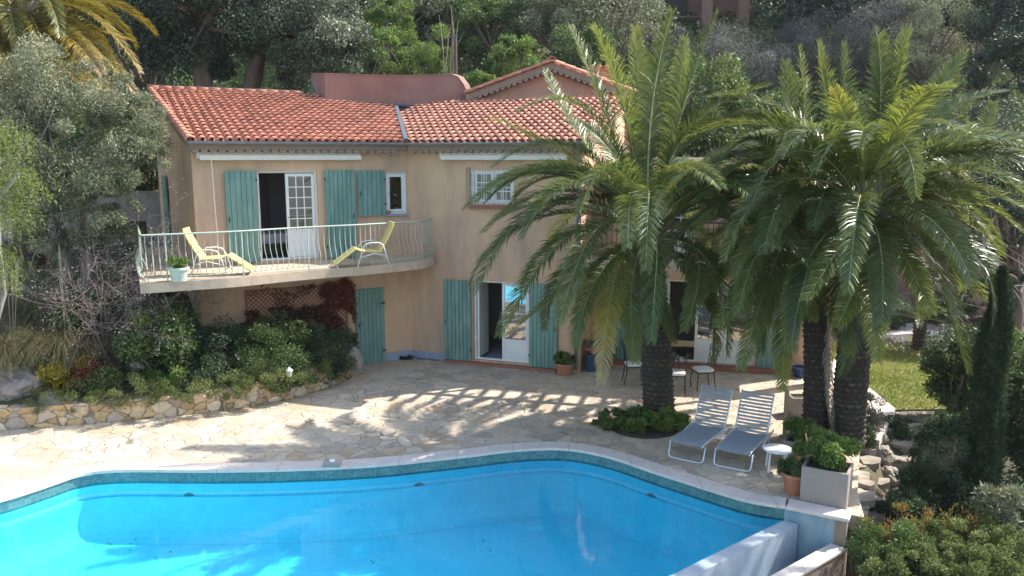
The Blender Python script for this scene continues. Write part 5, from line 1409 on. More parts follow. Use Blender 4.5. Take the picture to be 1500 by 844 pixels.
for i, (u, v, Y, ru, rv, mt, lb_) in enumerate(((1300, 805, 11.0, 50, 34, 'mid', 'leafy shrub with upright tips beside the outer pool wall'), (1370, 800, 11.6, 55, 32, 'cover', 'bright green shrub in the middle of the lower right corner'), (1440, 805, 11.2, 55, 34, 'cover', 'bright green shrub right of the middle shrub at the bottom'), (1340, 838, 10.4, 60, 30, 'cover', 'low green shrub on the bottom edge of the picture'), (1430, 845, 10.3, 60, 32, 'cover', 'lowest green shrub near the bottom right corner'), (1500, 820, 10.8, 45, 40, 'cover', 'green shrub in the very bottom right corner'))):
    sh('garden_shrub', lb_, u, v, Y, ru, rv, mt, 320+i, 15000, .042, .020, 60, rc=.34, shell=.55, bias=np.array([[0, 0, .7]]))
sh('garden_bush', 'low dark bush filling the hollow under the round bush', 1395, 735, 12.9, 55, 26, 'dark_leaf', 316, 8000, .06, .03, 30)
sh('garden_bush', 'dark low plant left of the hollow beside the stony path', 1318, 745, 12.4, 26, 20, 'dark_leaf', 317, 3500, .06, .03, 18)
# orange shoots on these shrubs
for i, (u, v, lb_) in enumerate(((1285, 775, 'upright orange tipped shoots beside the lower path'), (1335, 765, 'orange tipped shoots in front of the dark ferny plant'), (1425, 762, 'orange tipped shoots at the foot of the cypress'))):
    sh('flowering_plant', lb_, u, v, 11.5, 32, 18, 'redtip', 340+i, 420, .06, .018, 12, cat='plant', bias=np.array([[0, 0, 1.6]]))
bare_bush('bare_tree', 'bare pale branched tree at the right edge behind the palms', 1475, 160, 19.0, 60, 150, 350, 'twiggrey', 8, 3, 'greyleaf', 700, base=(13.2, 19.5, .0))

# ================================================================== BACKGROUND HILL
def bgtree(name, label, u, v, Y, ru, rv, mat, seed, n, L, W, ncl=36, rc=.34, shell=.45, bark='bark', tr=.22, trunks=1, group=None, limbs=14, bend=.08, cat='tree'):
    c = D(u, v, Y); k = (c-CAM).length/F
    return make_tree(name, label, cat, (c.x, c.y, min(gh(c.x, c.y), c.z-.5)), c, (ru*k, ru*k*.8, rv*k), M[mat], M[bark], seed, ncl, n, L, W, rc, shell, tr, group, trunks, .8, limbs=limbs, bend=bend)
# the big evergreen oak, two crowns with visible trunks
for (u, v, Y, ru, rv, sd, lb_, tb, tt) in ((285, 8, 31.5, 120, 85, 401, 'large dark evergreen tree with two trunks behind the left roof', (300, 150), ((285, 40), (305, 20))), (440, 40, 32, 95, 85, 402, 'large grey green tree behind the left roof, leaning trunk', (350, 150), ((385, 55), (400, 20)))):
    c = D(u, v, Y); b = D(tb[0], tb[1], Y); k = (c-CAM).length/F; t = thing('evergreen_tree', lb_, 'tree', b)
    g = rng(sd); P, tn, cl, cs = clump_points(g, c, (ru*k, ru*k*.7, rv*k), 70, 34000, .35, .34, .8)
    leaf_obj('crown', P, tn, .15, .07, g, M['oak' if sd == 401 else 'oakgrey'], t)
    mb = MB()
    for (a, b_) in tt:
        e = D(a, b_, Y); limb(mb, b-Vector((0, 0, 1)), e, .36, .16, g, 7, .04, 9)
        for i in range(9): limb(mb, e, cl[g.integers(0, len(cl))], .12, .03, g, 5, .08, 5)
    mb.build('trunk', M['bark'], t, smooth=True)
B_ = [('conifer', 'dark conifer between the golden palm and the evergreen tree', 215, 70, 34, 55, 95, 'pine', 14000, .18, .05),
 ('shrub_tree', 'bright yellow green shrub top at the upper middle', 568, 28, 37, 36, 34, 'bright', 9000, .12, .05),
 ('shrub_tree', 'broad fresh green tree left of the pole', 605, 75, 35, 52, 48, 'bright', 17000, .10, .04),
 ('shrub_tree', 'dark green tree behind the roof parapet', 520, 95, 34, 45, 50, 'mid', 11000, .12, .05),
 ('shrub_tree', 'low green bush behind the right end of the parapet', 700, 130, 32.5, 30, 22, 'bright', 5000, .09, .04),
 ('shrub_tree', 'rounded lit tree right of the pole', 725, 40, 42, 52, 42, 'mid', 14000, .14, .06),
 ('shrub_tree', 'fresh green round bush left of the rear gable', 752, 88, 34, 36, 32, 'bright', 8000, .11, .05),
 ('shrub_tree', 'dark tree behind the pole', 650, 15, 46, 50, 45, 'dark_leaf', 12000, .18, .08),
 ('shrub_tree', 'grey olive tree above the rear gable', 810, 30, 42, 60, 50, 'olive', 15000, .14, .05),
 ('shrub_tree', 'mid green bush behind the rear chimney', 850, 80, 37, 55, 36, 'mid', 10000, .12, .05),
 ('shrub_tree', 'dark tree left of the columned house', 880, 20, 50, 40, 45, 'dark_leaf', 10000, .18, .08),
 ('shrub_tree', 'brownish green bush below the columned house', 960, 70, 44, 55, 28, 'greyleaf', 8000, .14, .05),
 ('bare_shrub', 'grey leafless shrub right of the columned house', 1090, 85, 38, 62, 52, 'greyleaf', 15000, .13, .025),
 ('bare_shrub', 'grey spreading shrub above the twin palms', 1180, 75, 40, 70, 45, 'greyleaf', 15000, .13, .025),
 ('bare_shrub', 'pale grey green tree at the upper right', 1280, 60, 39, 70, 55, 'greyleaf', 16000, .13, .03),
 ('bare_shrub', 'grey olive tree left of the dark conifers', 1365, 60, 37, 55, 60, 'olive', 14000, .12, .035),
 ('conifer', 'dark conifer at the top right', 1415, 25, 44, 50, 60, 'pine', 12000, .2, .06),
 ('conifer', 'dark conifer cut by the top right corner', 1480, 70, 34, 55, 90, 'pine', 16000, .17, .05),
 ('conifer', 'dark evergreen behind the right palm fronds', 1430, 260, 27.5, 85, 110, 'oak', 22000, .13, .045),
 ('conifer', 'blue grey evergreen at the right edge of the lawn', 1500, 330, 24, 60, 110, 'pine', 16000, .12, .04),
 ('shrub_tree', 'dark tree beyond the lawn between the palms', 1330, 300, 29, 70, 90, 'dark_leaf', 14000, .14, .06),
 ('shrub_tree', 'dark tree behind the terrace pergola', 1190, 200, 31, 90, 90, 'mid', 16000, .15, .07),
 ('shrub_tree', 'dark tree behind the lone palm crown', 1040, 150, 33, 70, 60, 'mid', 12000, .15, .07),
 ('shrub_tree', 'dark shrub between the olive tree and the gable', 215, 215, 25.5, 40, 60, 'dark_leaf', 9000, .1, .05),
 ('hedge', 'dark hedge behind the far garden path', 1275, 455, 25.5, 45, 30, 'dark_leaf', 8000, .09, .045),
 ('hedge', 'dark hedge right of the young palm', 1420, 450, 25.5, 60, 35, 'dark_leaf', 10000, .09, .045),
 ('hedge', 'dark clipped hedge behind the left roof edge', 205, 165, 28, 50, 34, 'dark_leaf', 9000, .1, .05)]
for i, (nm, lb_, u, v, Y, ru, rv, mt, n, L, W) in enumerate(B_):
    bgtree(nm, lb_, u, v, Y, ru, rv, mt, 500+i, n, L, W, cat='hedge' if nm == 'hedge' else ('shrub' if 'shrub' in nm and 'tree' not in nm else 'tree'))
# reeds + pole
p = D(668, 112, 33); t = thing('utility_pole', 'weathered wooden pole standing behind the roof parapet', 'pole', (p.x, p.y, p.z-1.5))
q = D(667, 52, 33); mb = MB(); mb.tube([p-Vector((0, 0, 1.5)), q], [.075, .055], 8); mb.build('shaft', M['bark'], t)
mb = MB(); mb.box((q.x-.07, q.y-.07, q.z-.05), (q.x+.07, q.y+.07, q.z+.02)); mb.build('pole_cap', M['zinc'], t)
t = thing('dry_reeds', 'dry beige reeds beside the top of the pole', 'reeds', D(660, 100, 33.5)); mb = MB(); g = rng(17)
for i in range(8):
    a = D(660+g.normal()*4, 110, 33.5); b = D(662+g.normal()*9, 40+g.normal()*14, 33.5); mb.tube([a, a.lerp(b, .6)+Vector((g.normal()*.06, 0, 0)), b], [.012, .018, .006], 4)
mb.build('stalks', M['rachisdry'], t)
# hillside forest of repeated trees
protos = []
for i, (mt, L, W, n, lb_) in enumerate((('dark_leaf', .30, .14, 7000, ''), ('mid', .28, .13, 7000, ''), ('olive', .26, .08, 8000, ''), ('pine', .32, .09, 8000, ''), ('oak', .28, .13, 7000, ''))):
    t = make_tree('hill_tree', 'x', 'tree', (0, 0, 0), (0, 0, 4.2), (3.0, 3.0, 2.9), M[mt], M['bark'], 700+i, 40, n, L, W, .36, .5, .25, 'trees covering the hillside', local=True, limbs=8)
    protos.append(t)
KL = ['dark leafy tree among others high on the hillside', 'mid green tree among others high on the hillside', 'grey green olive tree among others on the hillside', 'dark conifer among others high on the hillside', 'dull green evergreen among others on the hillside']
g = rng(800); first = [True]*5; cnt = 0
for Y in range(46, 112, 7):
    half = Y*.72; x = -half+g.random()*3
    while x < half:
        k = int(g.integers(0, 5)); yy = Y+g.normal()*1.6; xx = x+g.normal()*.9
        if not (.12 < xx/yy < .30 and yy < 60):
            o = protos[k] if first[k] else copy_tree(protos[k]); first[k] = False
            s = .85+.4*g.random(); o.location = (xx, yy, gh(xx, yy)-.6); o.scale = (s, s, s*(.9+.3*g.random())); o.rotation_euler = (0, 0, g.random()*6.28)
            o['label'] = KL[k]; cnt += 1
        x += 5.4 if Y < 80 else 6.5
# hillside undergrowth
g = rng(810); n = 90000; yy = 27.5+32*g.random(n)**1.2; xx = (g.random(n)*2-1)*yy*.72
zz = np.array([gh(a, b) for a, b in zip(xx, yy)]); keep = (zz > 2.0) & ~((yy < 30) & (xx > -12) & (xx < 8) & (yy < 27.2))
P = np.stack([xx, yy, zz+.1+.9*g.random(n)**2], 1)[keep]
tn = np.array([noise.noise(Vector((p[0]*.5, p[1]*.5, 0))) for p in P])*.8+.4+.2*g.normal(size=len(P))
o = leaf_obj('undergrowth', P, np.clip(tn, 0, 1), .28, .12, g, M['mid'], None, bias=np.array([[0, 0, .5]])); tag(o, 'dense undergrowth covering the hillside below the trees', 'undergrowth', kind='stuff')
# bank undergrowth (ivy, litter) so that no bare earth shows
g = rng(811); n = 30000; xx = -20+16.2*g.random(n); yy = 15+12*g.random(n)
kp = np.array([(b > yw(a)+.25) and gh(a, b) > .2 and not (WL.px(0, 0) is None) for a, b in zip(xx, yy)]); xx = xx[kp]; yy = yy[kp]
zz = np.array([gh(a, b) for a, b in zip(xx, yy)]); P = np.stack([xx, yy, zz+.02+.20*g.random(len(xx))**2], 1)
P = np.array([p for p in P if (Vector(p)-A0).dot(nL) > .05 or (Vector(p)-A0).dot(gn) > .05])
o = leaf_obj('bank_ground_cover', P, np.clip(.35+.25*g.normal(size=len(P)), 0, 1), .07, .035, g, M['dark_leaf'], None, bias=np.array([[0, 0, .5]])); tag(o, 'leaf litter and ivy covering the bank between the shrubs', 'ground cover', kind='stuff')
g = rng(812); n = 26000; xx = 5.4+10*g.random(n); yy = 7+10*g.random(n)
kp = np.array([a > xe(b)+.1 for a, b in zip(xx, yy)]); xx = xx[kp]; yy = yy[kp]; zz = np.array([gh(a, b) for a, b in zip(xx, yy)])
pathd = np.array([min((a-p.x)**2+(b-p.y)**2 for p in gpts) for a, b in zip(xx, yy)]); kk = pathd > .18
P = np.stack([xx, yy, zz+.02+.16*g.random(len(xx))**2], 1)[kk]
o = leaf_obj('slope_ground_cover', P, np.clip(.3+.25*g.normal(size=len(P)), 0, 1), .06, .03, g, M['dark_leaf'], None, bias=np.array([[0, 0, .4]])); tag(o, 'dark ground cover on the shaded slope right of the pool', 'ground cover', kind='stuff')

# neighbour house with columns on the hill
YN = 50
def nb(u, v): return D(u, v, YN)
a = nb(930, 42); b = nb(1047, -40)
t = thing('hill_house', 'pink house with square columns and a dark veranda at the top of the picture', 'house', (a.x, YN, gh((a.x+b.x)/2, YN)))
zb = gh((a.x+b.x)/2, YN)-1
mb = MB(); mb.box((a.x-.3, YN+2.6, zb), (b.x+2.5, YN+8, b.z)); mb.box((a.x-.3, YN-.2, zb), (b.x+2.5, YN+2.59, a.z-.6)); mb.build('walls', M['stucco_pink'], t)
for u in (937, 1036, 1090):
    p = nb(u, 20); mb = MB(); mb.box((p.x-.32, YN, a.z-.6), (p.x+.32, YN+.6, b.z+.3)); mb.build('column', M['stucco_pink'], t)
mb = MB(); mb.box((a.x-.6, YN-.3, b.z+.301), (b.x+2.8, YN+8.2, b.z+.9)); mb.build('roof', M['tile'], t)
mb = MB(); q0 = nb(950, 30); q1 = nb(1020, 0); mb.box((q0.x, YN+2.5, q0.z-.6), (q1.x, YN+2.59, q1.z+1.0)); mb.build('veranda_shade_panel', M['dark'], t)  # near-black panel painted in for the shaded interior behind the columns
mb = MB(); mb.box((a.x+.6, YN+.05, nb(0, 25).z), (b.x-.5, YN+.15, nb(0, 24).z)); mb.build('handrail', M['stucco_pink'], t)
YN = 62; a = D(1100, 25, YN); b = D(1195, -30, YN)
t = thing('hill_house', 'orange house wall glimpsed through branches at the top right', 'house', (a.x, YN, gh(a.x, YN)))
mb = MB(); mb.box((a.x, YN, gh(a.x, YN)-1), (b.x, YN+6, b.z)); mb.build('walls', M['stucco'], t)
mb = MB(); q0 = D(1125, 12, YN); q1 = D(1140, -8, YN); mb.box((q0.x, YN-.03, q0.z), (q1.x, YN-.002, q1.z)); mb.build('window', M['dark'], t)
# reddish retaining wall behind the lawn
t = thing('garden_wall', 'reddish brown retaining wall at the back of the lawn', 'garden wall', (13, 27.2, 0))
mb = MB(); mb.box((8.2, 27.0, -.2), (24, 27.35, 2.4)); mb.build('masonry', M['stucco_pink'], t)
mb = MB(); mb.box((8.15, 26.95, 2.403), (24.05, 27.4, 2.49)); mb.build('wall_cap', M['concrete'], t)
t = thing('garden_fence', 'low wooden screen of pale posts beyond the twin palm trunks', 'fence', G(1282, 462, 0))
for u in (1275, 1290):
    p = G(u, 470, 0); mb = MB(); mb.box((p.x-.12, p.y-.1, 0), (p.x+.12, p.y+.1, 1.5)); mb.build('post', M['wood'], t)
# ================================================================== FURNITURE
# --- strap loungers by the pool
def lounger(label, loc, rz):
    t = thing('sun_lounger', label, 'sun lounger', loc, rz, 'strap loungers side by side at the pool edge', local=True)
    w = .60; zs = .33
    prof = [(0.0, .31), (.12, .335), (.5, .325), (.9, .30), (1.24, .30)]; back = [(1.24, .30), (1.40, .56), (1.56, .85), (1.64, 1.0)]
    for sx in (-1, 1):
        mb = MB(); x = sx*w/2
        mb.tube([(x, y, z) for y, z in prof]+[(x, 1.27, .30)], .016, 8); mb.build('side_rail', M['alu'], t, smooth=True)
        mb = MB(); mb.tube([(x, y, z) for y, z in [(1.22, .30)]+back[1:]], .016, 8); mb.build('back_rail', M['alu'], t, smooth=True)
    mb = MB()
    mb.tube([(-w/2-.03, .10, .30), (-w/2-.03, .02, .08), (-w/2-.01, .0, .035), (-w/2+.05, -.01, .018), (w/2-.05, -.01, .018), (w/2+.01, .0, .035), (w/2+.03, .02, .08), (w/2+.03, .10, .30)], .015, 8); mb.build('front_leg', M['alu'], t, smooth=True)
    mb = MB(); mb.tube([(-w/2-.03, 1.25, .30), (-w/2-.03, 1.36, .06), (-w/2+.03, 1.38, .018), (w/2-.03, 1.38, .018), (w/2+.03, 1.36, .06), (w/2+.03, 1.25, .30)], .015, 8); mb.build('rear_leg', M['alu'], t, smooth=True)
    mb = MB()
    for sx in (-1, 1): mb.tube([(sx*(w/2+.045), .72, .27), (sx*(w/2+.045), 1.2, .31), (sx*(w/2+.045), 1.55, .30), (sx*(w/2+.03), 1.60, .30)], .014, 8)
    mb.build('arm_tube', M['alu'], t, smooth=True)
    def straps(name, pts, n, width, sag):
        mb = MB(); S = [0]
        for a, b in zip(pts, pts[1:]): S.append(S[-1]+math.hypot(b[0]-a[0], b[1]-a[1]))
        def at(s):
            for i in range(len(S)-1):
                if s <= S[i+1] or i == len(S)-2:
                    k = (s-S[i])/(S[i+1]-S[i]); return (pts[i][0]+(pts[i+1][0]-pts[i][0])*k, pts[i][1]+(pts[i+1][1]-pts[i][1])*k)
        for i in range(n):
            s = S[-1]*(i+.5)/n; a = at(s-width/2); b = at(s+width/2); K = 8; base = len(mb.v)
            dy, dz = b[0]-a[0], b[1]-a[1]; ln = math.hypot(dy, dz); ny, nz = -dz/ln, dy/ln
            for j in range(K+1):
                u = -1+2*j/K; x = u*(w/2+.004); sg = -sag*(1-u*u); up = .017
                for (q, e) in ((a, up), (b, up), (b, up-.005), (a, up-.005)): mb.v.append(Vector((x, q[0]+ny*(sg+e), q[1]+nz*(sg+e))))
            for j in range(K):
                for m in range(4):
                    m2 = (m+1) % 4; mb.f.append([base+j*4+m, base+j*4+m2, base+(j+1)*4+m2, base+(j+1)*4+m])
        mb.build(name, M['strap'], t)
    straps('seat_straps', prof, 21, .046, .022); straps('back_straps', back, 12, .042, .016)
    return t
lounger('grey strap lounger nearer the lone palm', (3.16, 13.86, 0), R(-33))
lounger('grey strap lounger nearer the white side table', (3.90, 13.47, 0), R(-31))
# --- small white side table
p = G(1137, 688, 0); t = thing('side_table', 'low white round side table beside the right lounger', 'side table', p, 0)
mb = MB(); mb.lathe([(0, .36), (.23, .36), (.25, .375), (.25, .395), (.24, .40), (0, .40)], 24, p); mb.build('tabletop', M['white'], t, smooth=True)
for i in range(4):
    a = .6+i*1.5708; mb = MB(); mb.tube([p+Vector((.19*math.cos(a), .19*math.sin(a), .36)), p+Vector((.22*math.cos(a), .22*math.sin(a), 0))], .018, 6); mb.build('leg', M['white'], t)
# --- pots
def pot(name, label, p, r, h, mat, cat='pot', rim=.03, foot=.7, soil=True, fill='soil'):
    p = Vector(p); t = thing(name, label, cat, p)
    MB().lathe([(0, .004), (r*foot, .004), (r*(foot+(1-foot)*.5), h*.5), (r, h-.06), (r+rim, h-.055), (r+rim, h), (r-.01, h), (r-.02, h-.07)], 28, p).build('pot_body', M[mat], t, smooth=False, bevel=.006)
    MB().lathe([(0, h-.05), (r-.012, h-.055)], 24, p).build('soil', M[fill], t)
    return t
def pottop(t, p, h, r, mat, n, seed, L=.05, W=.025, rz=.16, name='foliage', bias=None):
    g = rng(seed); c = Vector(p)+Vector((0, 0, h+rz*.75)); P, tn, cl, cs = clump_points(g, c, (r, r, rz), 18, n, .3, .5, .9)
    leaf_obj(name, P, tn, L, W, g, M[mat], t, bias=bias)
    mb = MB()
    for j in range(9): limb(mb, Vector(p)+Vector((0, 0, h-.06)), cl[j], .008, .003, g, 3, .1, 4)
    mb.build('stems', M['bark'], t)
p = G(1163, 722, 0); t = pot('planted_pot', 'terracotta pot with a low grey green plant at the pool corner', p, .20, .36, 'terra', foot=.72); pottop(t, p, .36, .27, 'mid', 4500, 901, .05, .02, .13)
p = G(1186, 690, 0); t = pot('planted_pot', 'wide terracotta bowl with dry stalks behind the white planter', p, .27, .34, 'terra', foot=.75, fill='earth')
g = rng(77); mb = MB()
for i in range(14): mb.tube([p+Vector((g.normal()*.06, g.normal()*.06, .29)), p+Vector((g.normal()*.10, g.normal()*.08, .55+.1*g.random()))], .008, 4)
mb.build('stalks', M['wood'], t)
# square rendered planter box on the corner
q0 = Vector((4.62, 12.12, 0)); q1 = Vector((5.16, 11.80, 0)); ax = (q1-q0).normalized(); ay = Vector((-ax.y, ax.x, 0))
def boxp(name, label, o, ax, ay, w, d, h, mat, ground=0.0):
    t = thing(name, label, 'planter', o); mb = MB(); th = .045
    Mx = Matrix.Identity(4); Mx.col[0] = (*ax, 0); Mx.col[1] = (*ay, 0); Mx.col[2] = (0, 0, 1, 0); Mx.translation = o
    for a, b in (((0, 0, 0), (w, th, h)), ((0, d-th, 0), (w, d, h)), ((0, th+.001, 0), (th, d-th-.001, h)), ((w-th, th+.001, 0), (w, d-th-.001, h))): mb.box(a, b, Mx)
    mb.build('box', M[mat], t, bevel=.012)
    mb = MB(); mb.box((th+.001, th+.001, h-.15), (w-th-.001, d-th-.001, h-.05), Mx); mb.build('soil', M['soil'], t)
    return t, Mx
t, Mx = boxp('square_planter', 'tall square rendered planter on the pool corner overflowing with greenery', q0, ax, ay, .70, .58, .60, 'concrete')
cc = Mx @ Vector((.35, .29, 0)); pottop(t, cc, .58, .44, 'bright', 12000, 903, .05, .032, .26)
q0 = G(1145, 668, 0); t, Mx = boxp('square_planter', 'low square rendered planter under the twin palms', q0, Vector((.86, -.5, 0)), Vector((.5, .86, 0)), .95, .5, .30, 'concrete')
cc = Mx @ Vector((.45, .25, 0)); pottop(t, cc, .28, .42, 'bright', 6500, 904, .05, .03, .16)
# thin timber post and block beside the twin palms
p = G(1149, 640, 0); t = thing('timber_post', 'thin sawn timber post standing before the twin palms', 'post', p)
mb = MB(); mb.box((p.x-.035, p.y-.035, 0), (p.x+.035, p.y+.035, .95)); mb.build('shaft', M['wood'], t, bevel=.006)
MB().lathe([(0, .02), (.10, .02), (.10, 0)], 12, p).build('foot', M['concrete'], t)
q0 = G(1160, 612, 0); t, Mx = boxp('square_planter', 'small grey concrete tub beyond the thin timber post', q0, Vector((1, 0, 0)), Vector((0, 1, 0)), .42, .4, .42, 'concrete')
# pots near the house
p = G(826, 548, 0); t = pot('planted_pot', 'terracotta pot with a dome plant at the foot of the downpipe', p, .22, .30, 'terra', foot=.8); pottop(t, p, .30, .27, 'mid', 3500, 905, .05, .025, .15)
p = Vector((2.12, 20.15, 0)); t, Mx = boxp('square_planter', 'dark blue square planter in the recess corner', p-Vector((.2, .2, 0)), Vector((1, 0, 0)), Vector((0, 1, 0)), .44, .42, .46, 'navy')
p2 = p+Vector((.02, .0, .46)); t = pot('planted_pot', 'terracotta bowl of pale leaves on the dark blue planter', p2, .19, .17, 'terra', foot=.7); pottop(t, p2, .17, .22, 'olive', 1500, 906, .09, .035, .10, bias=np.array([[0, 0, .9]]))
p = G(1172, 552, 0); pot('glazed_pot', 'empty cobalt blue glazed pot by the end wall', p, .18, .26, 'blue', foot=.8)
# --- wrought iron dining chairs and glass table
def iron_chair(label, loc, rz, grp='wrought iron dining chairs'):
    t = thing('dining_chair', label, 'chair', loc, rz, grp, local=True)
    for sx in (-1, 1):
        mb = MB(); mb.tube([(sx*.19, -.19, .44), (sx*.205, -.22, .2), (sx*.20, -.215, 0)], .014, 6); mb.build('leg', M['iron'], t)
        mb = MB(); mb.tube([(sx*.19, .19, .44), (sx*.195, .22, .2), (sx*.20, .26, 0)], .014, 6); mb.build('leg', M['iron'], t)
    mb = MB(); mb.tube([(-.2, -.2, .44), (.2, -.2, .44), (.2, .2, .44), (-.2, .2, .44), (-.2, -.2, .44)], .014, 6); mb.build('seat_frame', M['iron'], t)
    mb = MB(); K = 10; ring = []
    for (s, z) in ((.90, .455), (1.0, .475), (1.0, .50), (.90, .52), (.5, .528)):
        ring.append([(s*.215*max(-1, min(1, 1.25*math.cos(6.283*k/20))), s*.215*max(-1, min(1, 1.25*math.sin(6.283*k/20))), z) for k in range(20)])
    b = 0; mb.v = [Vector(p) for r_ in ring for p in r_]
    for i in range(4):
        for k in range(20): mb.f.append([i*20+k, i*20+(k+1) % 20, (i+1)*20+(k+1) % 20, (i+1)*20+k])
    mb.f.append([80+k for k in range(20)]); mb.f.append([k for k in range(20)][::-1]); mb.build('cushion', M['cushion'], t, smooth=True)
    mb = MB()
    for sx in (-1, 1):
        sc = [(sx*(.20+.0*j), .20+.05*j/4, .45+.12*j) for j in range(5)]
        mb.tube(sc, .012, 6)
        cx, cy, cz = sx*.20, .26, 1.0; mb.tube([(cx, .25, .93)]+[(cx, cy+.03+.045*math.cos(2.6-a), cz+.045*math.sin(2.6-a)) for a in [x*.55 for x in range(10)]], .010, 6)
    mb.tube([(-.20, .245, .90), (-.1, .255, .95), (0, .26, .97), (.1, .255, .95), (.20, .245, .90)], .010, 6); mb.tube([(-.2, .215, .60), (.2, .215, .60)], .009, 6)
    for sx in (-1, 1):
        mb.tube([(sx*.02, .22, .60), (sx*.10, .225, .68), (sx*.09, .235, .78), (sx*.02, .24, .80), (sx*.0, .25, .88), (sx*.05, .255, .955)], .007, 5); mb.tube([(sx*.2, .22, .62), (sx*.12, .23, .70), (sx*.15, .24, .82), (sx*.2, .24, .88)], .007, 5)
    mb.build('backrest', M['iron'], t); return t
tc = Vector((3.72, 19.05, 0))
iron_chair('wrought iron chair with white cushion left of the lone palm trunk', (2.98, 18.95, 0), R(90))
iron_chair('wrought iron chair with scrolled back right of the glass table', (4.55, 18.45, 0), R(-80))
iron_chair('wrought iron chair with its back to the pool, half behind the lone palm', (3.86, 18.15, 0), R(170))
iron_chair('wrought iron chair on the house side of the glass table', (4.0, 19.75, 0), R(5))
t = thing('dining_table', 'round glass table on an iron base before the glazed doors', 'table', tc)
def gm():
    m, nt, out = newmat('table_glass'); tr = nt.nodes.new('ShaderNodeBsdfTransparent'); tr.inputs[0].default_value = (.7, .82, .80, 1); gl = N(nt, 'ShaderNodeBsdfGlossy', Roughness=.05); mx = nt.nodes.new('ShaderNodeMixShader'); mx.inputs[0].default_value = .35
    nt.links.new(tr.outputs[0], mx.inputs[1]); nt.links.new(gl.outputs[0], mx.inputs[2]); nt.links.new(mx.outputs[0], out.inputs[0]); return m
MB().lathe([(0, .735), (.62, .735), (.625, .74), (.62, .747), (0, .747)], 40, tc).build('glass_top', gm(), t, smooth=False)
for i in range(4):
    a = .4+i*1.5708; d = Vector((math.cos(a), math.sin(a), 0)); mb = MB(); mb.tube([tc+d*.40+Vector((0, 0, .73)), tc+d*.24+Vector((0, 0, .45)), tc+d*.26+Vector((0, 0, .2)), tc+d*.42], .014, 6); mb.build('leg', M['iron'], t)
pts = [tc+Vector((.26*math.cos(a), .26*math.sin(a), .40)) for a in [x*.3927 for x in range(17)]]; MB().tube(pts, .010, 6).build('stretcher', M['iron'], t)
# --- balcony reclining chairs
def recliner(label, loc, rz):
    t = thing('reclining_chair', label, 'reclining chair', loc, rz, 'yellow reclining chairs on the balcony', local=True); w = .52
    seat = [(.0, .36), (.45, .34)]; foot = [(0, .36), (-.12, .42), (-.62, .06)]; back = [(.45, .34), (.62, .62), (.78, .95), (.80, 1.05)]
    def pad(name, pts, th=.05):
        mb = MB(); n = len(pts)
        for i, (y, z) in enumerate(pts):
            a = pts[max(0, i-1)]; b = pts[min(n-1, i+1)]; L = math.hypot(b[0]-a[0], b[1]-a[1]); ny, nz = -(b[1]-a[1])/L, (b[0]-a[0])/L
            if nz < 0: ny, nz = -ny, -nz
            for x, k in ((-w/2+.02, .3), (-w/2, .0), (-w/2+.02, -.3)): pass
            for x, e in ((-w/2+.03, 0), (w/2-.03, 0), (w/2, .5), (w/2-.03, 1), (-w/2+.03, 1), (-w/2, .5)): mb.v.append(Vector((x, y+ny*th*e, z+nz*th*e)))
        for i in range(n-1):
            for k in range(6): mb.f.append([i*6+k, i*6+(k+1) % 6, (i+1)*6+(k+1) % 6, (i+1)*6+k])
        mb.f.append([5, 4, 3, 2, 1, 0]); mb.f.append([(n-1)*6+k for k in range(6)]); mb.build(name, M['yellow'], t, bevel=.01)
    pad('seat', seat); pad('footrest', foot[::-1]); pad('backrest', back)
    for sx in (-1, 1):
        x = sx*(w/2+.03)
        mb = MB(); mb.tube([(x, -.12, 0), (x, .02, .45), (x, .08, .55), (x, .20, .585), (x, .42, .58), (x, .50, .52), (x, .66, 0)], .014, 6); mb.build('arm_frame', M['white'], t, smooth=True)
        mb = MB(); mb.tube([(x, -.05, .24), (x, .30, .33), (x, .58, .26)], .012, 6); mb.build('side_brace', M['white'], t, smooth=True)
    mb = MB(); mb.tube([(-w/2-.03, -.08, .14), (w/2+.03, -.08, .14)], .012, 6); mb.tube([(-w/2-.03, .6, .2), (w/2+.03, .6, .2)], .012, 6); mb.build('cross_bar', M['white'], t)
    mb = MB(); mb.tube([(-w/2+.06, -.6, .07), (-w/2+.06, -.56, 0), (w/2-.06, -.56, 0), (w/2-.06, -.6, .07)], .012, 6); mb.build('foot_stay', M['white'], t)
    return t
a = G(300, 396, SZ); a = Vector((-6.55, 17.75, SZ))
recliner('yellow reclining chair at the left end of the balcony, seen from the side', (-6.45, 17.75, SZ), R(98))
recliner('yellow reclining chair at the right end of the balcony facing left', (-3.65, 19.1, SZ), R(-70))
# pot on balcony
p = Vector((-7.05, 16.72, SZ)); t = pot('planted_pot', 'pale green pot with straggly plants at the balcony corner', p, .19, .30, 'celadon', foot=.8)
pottop(t, p, .30, .22, 'bright', 900, 910, .05, .03, .14); g = rng(66); mb = MB()
for i in range(10): limb(mb, p+Vector((g.normal()*.05, g.normal()*.05, .26)), p+Vector((g.normal()*.14, g.normal()*.14, .62+.15*g.random())), .007, .003, g, 4, .1, 4)
mb.build('dry_stalks', M['twig'], t)
# small red pot on window sill
q = WL.p(4.77, 3.978, .03); t = pot('sill_pot', 'tiny red pot on the corner of the upstairs window sill', q, .055, .10, 'terra', rim=.008)
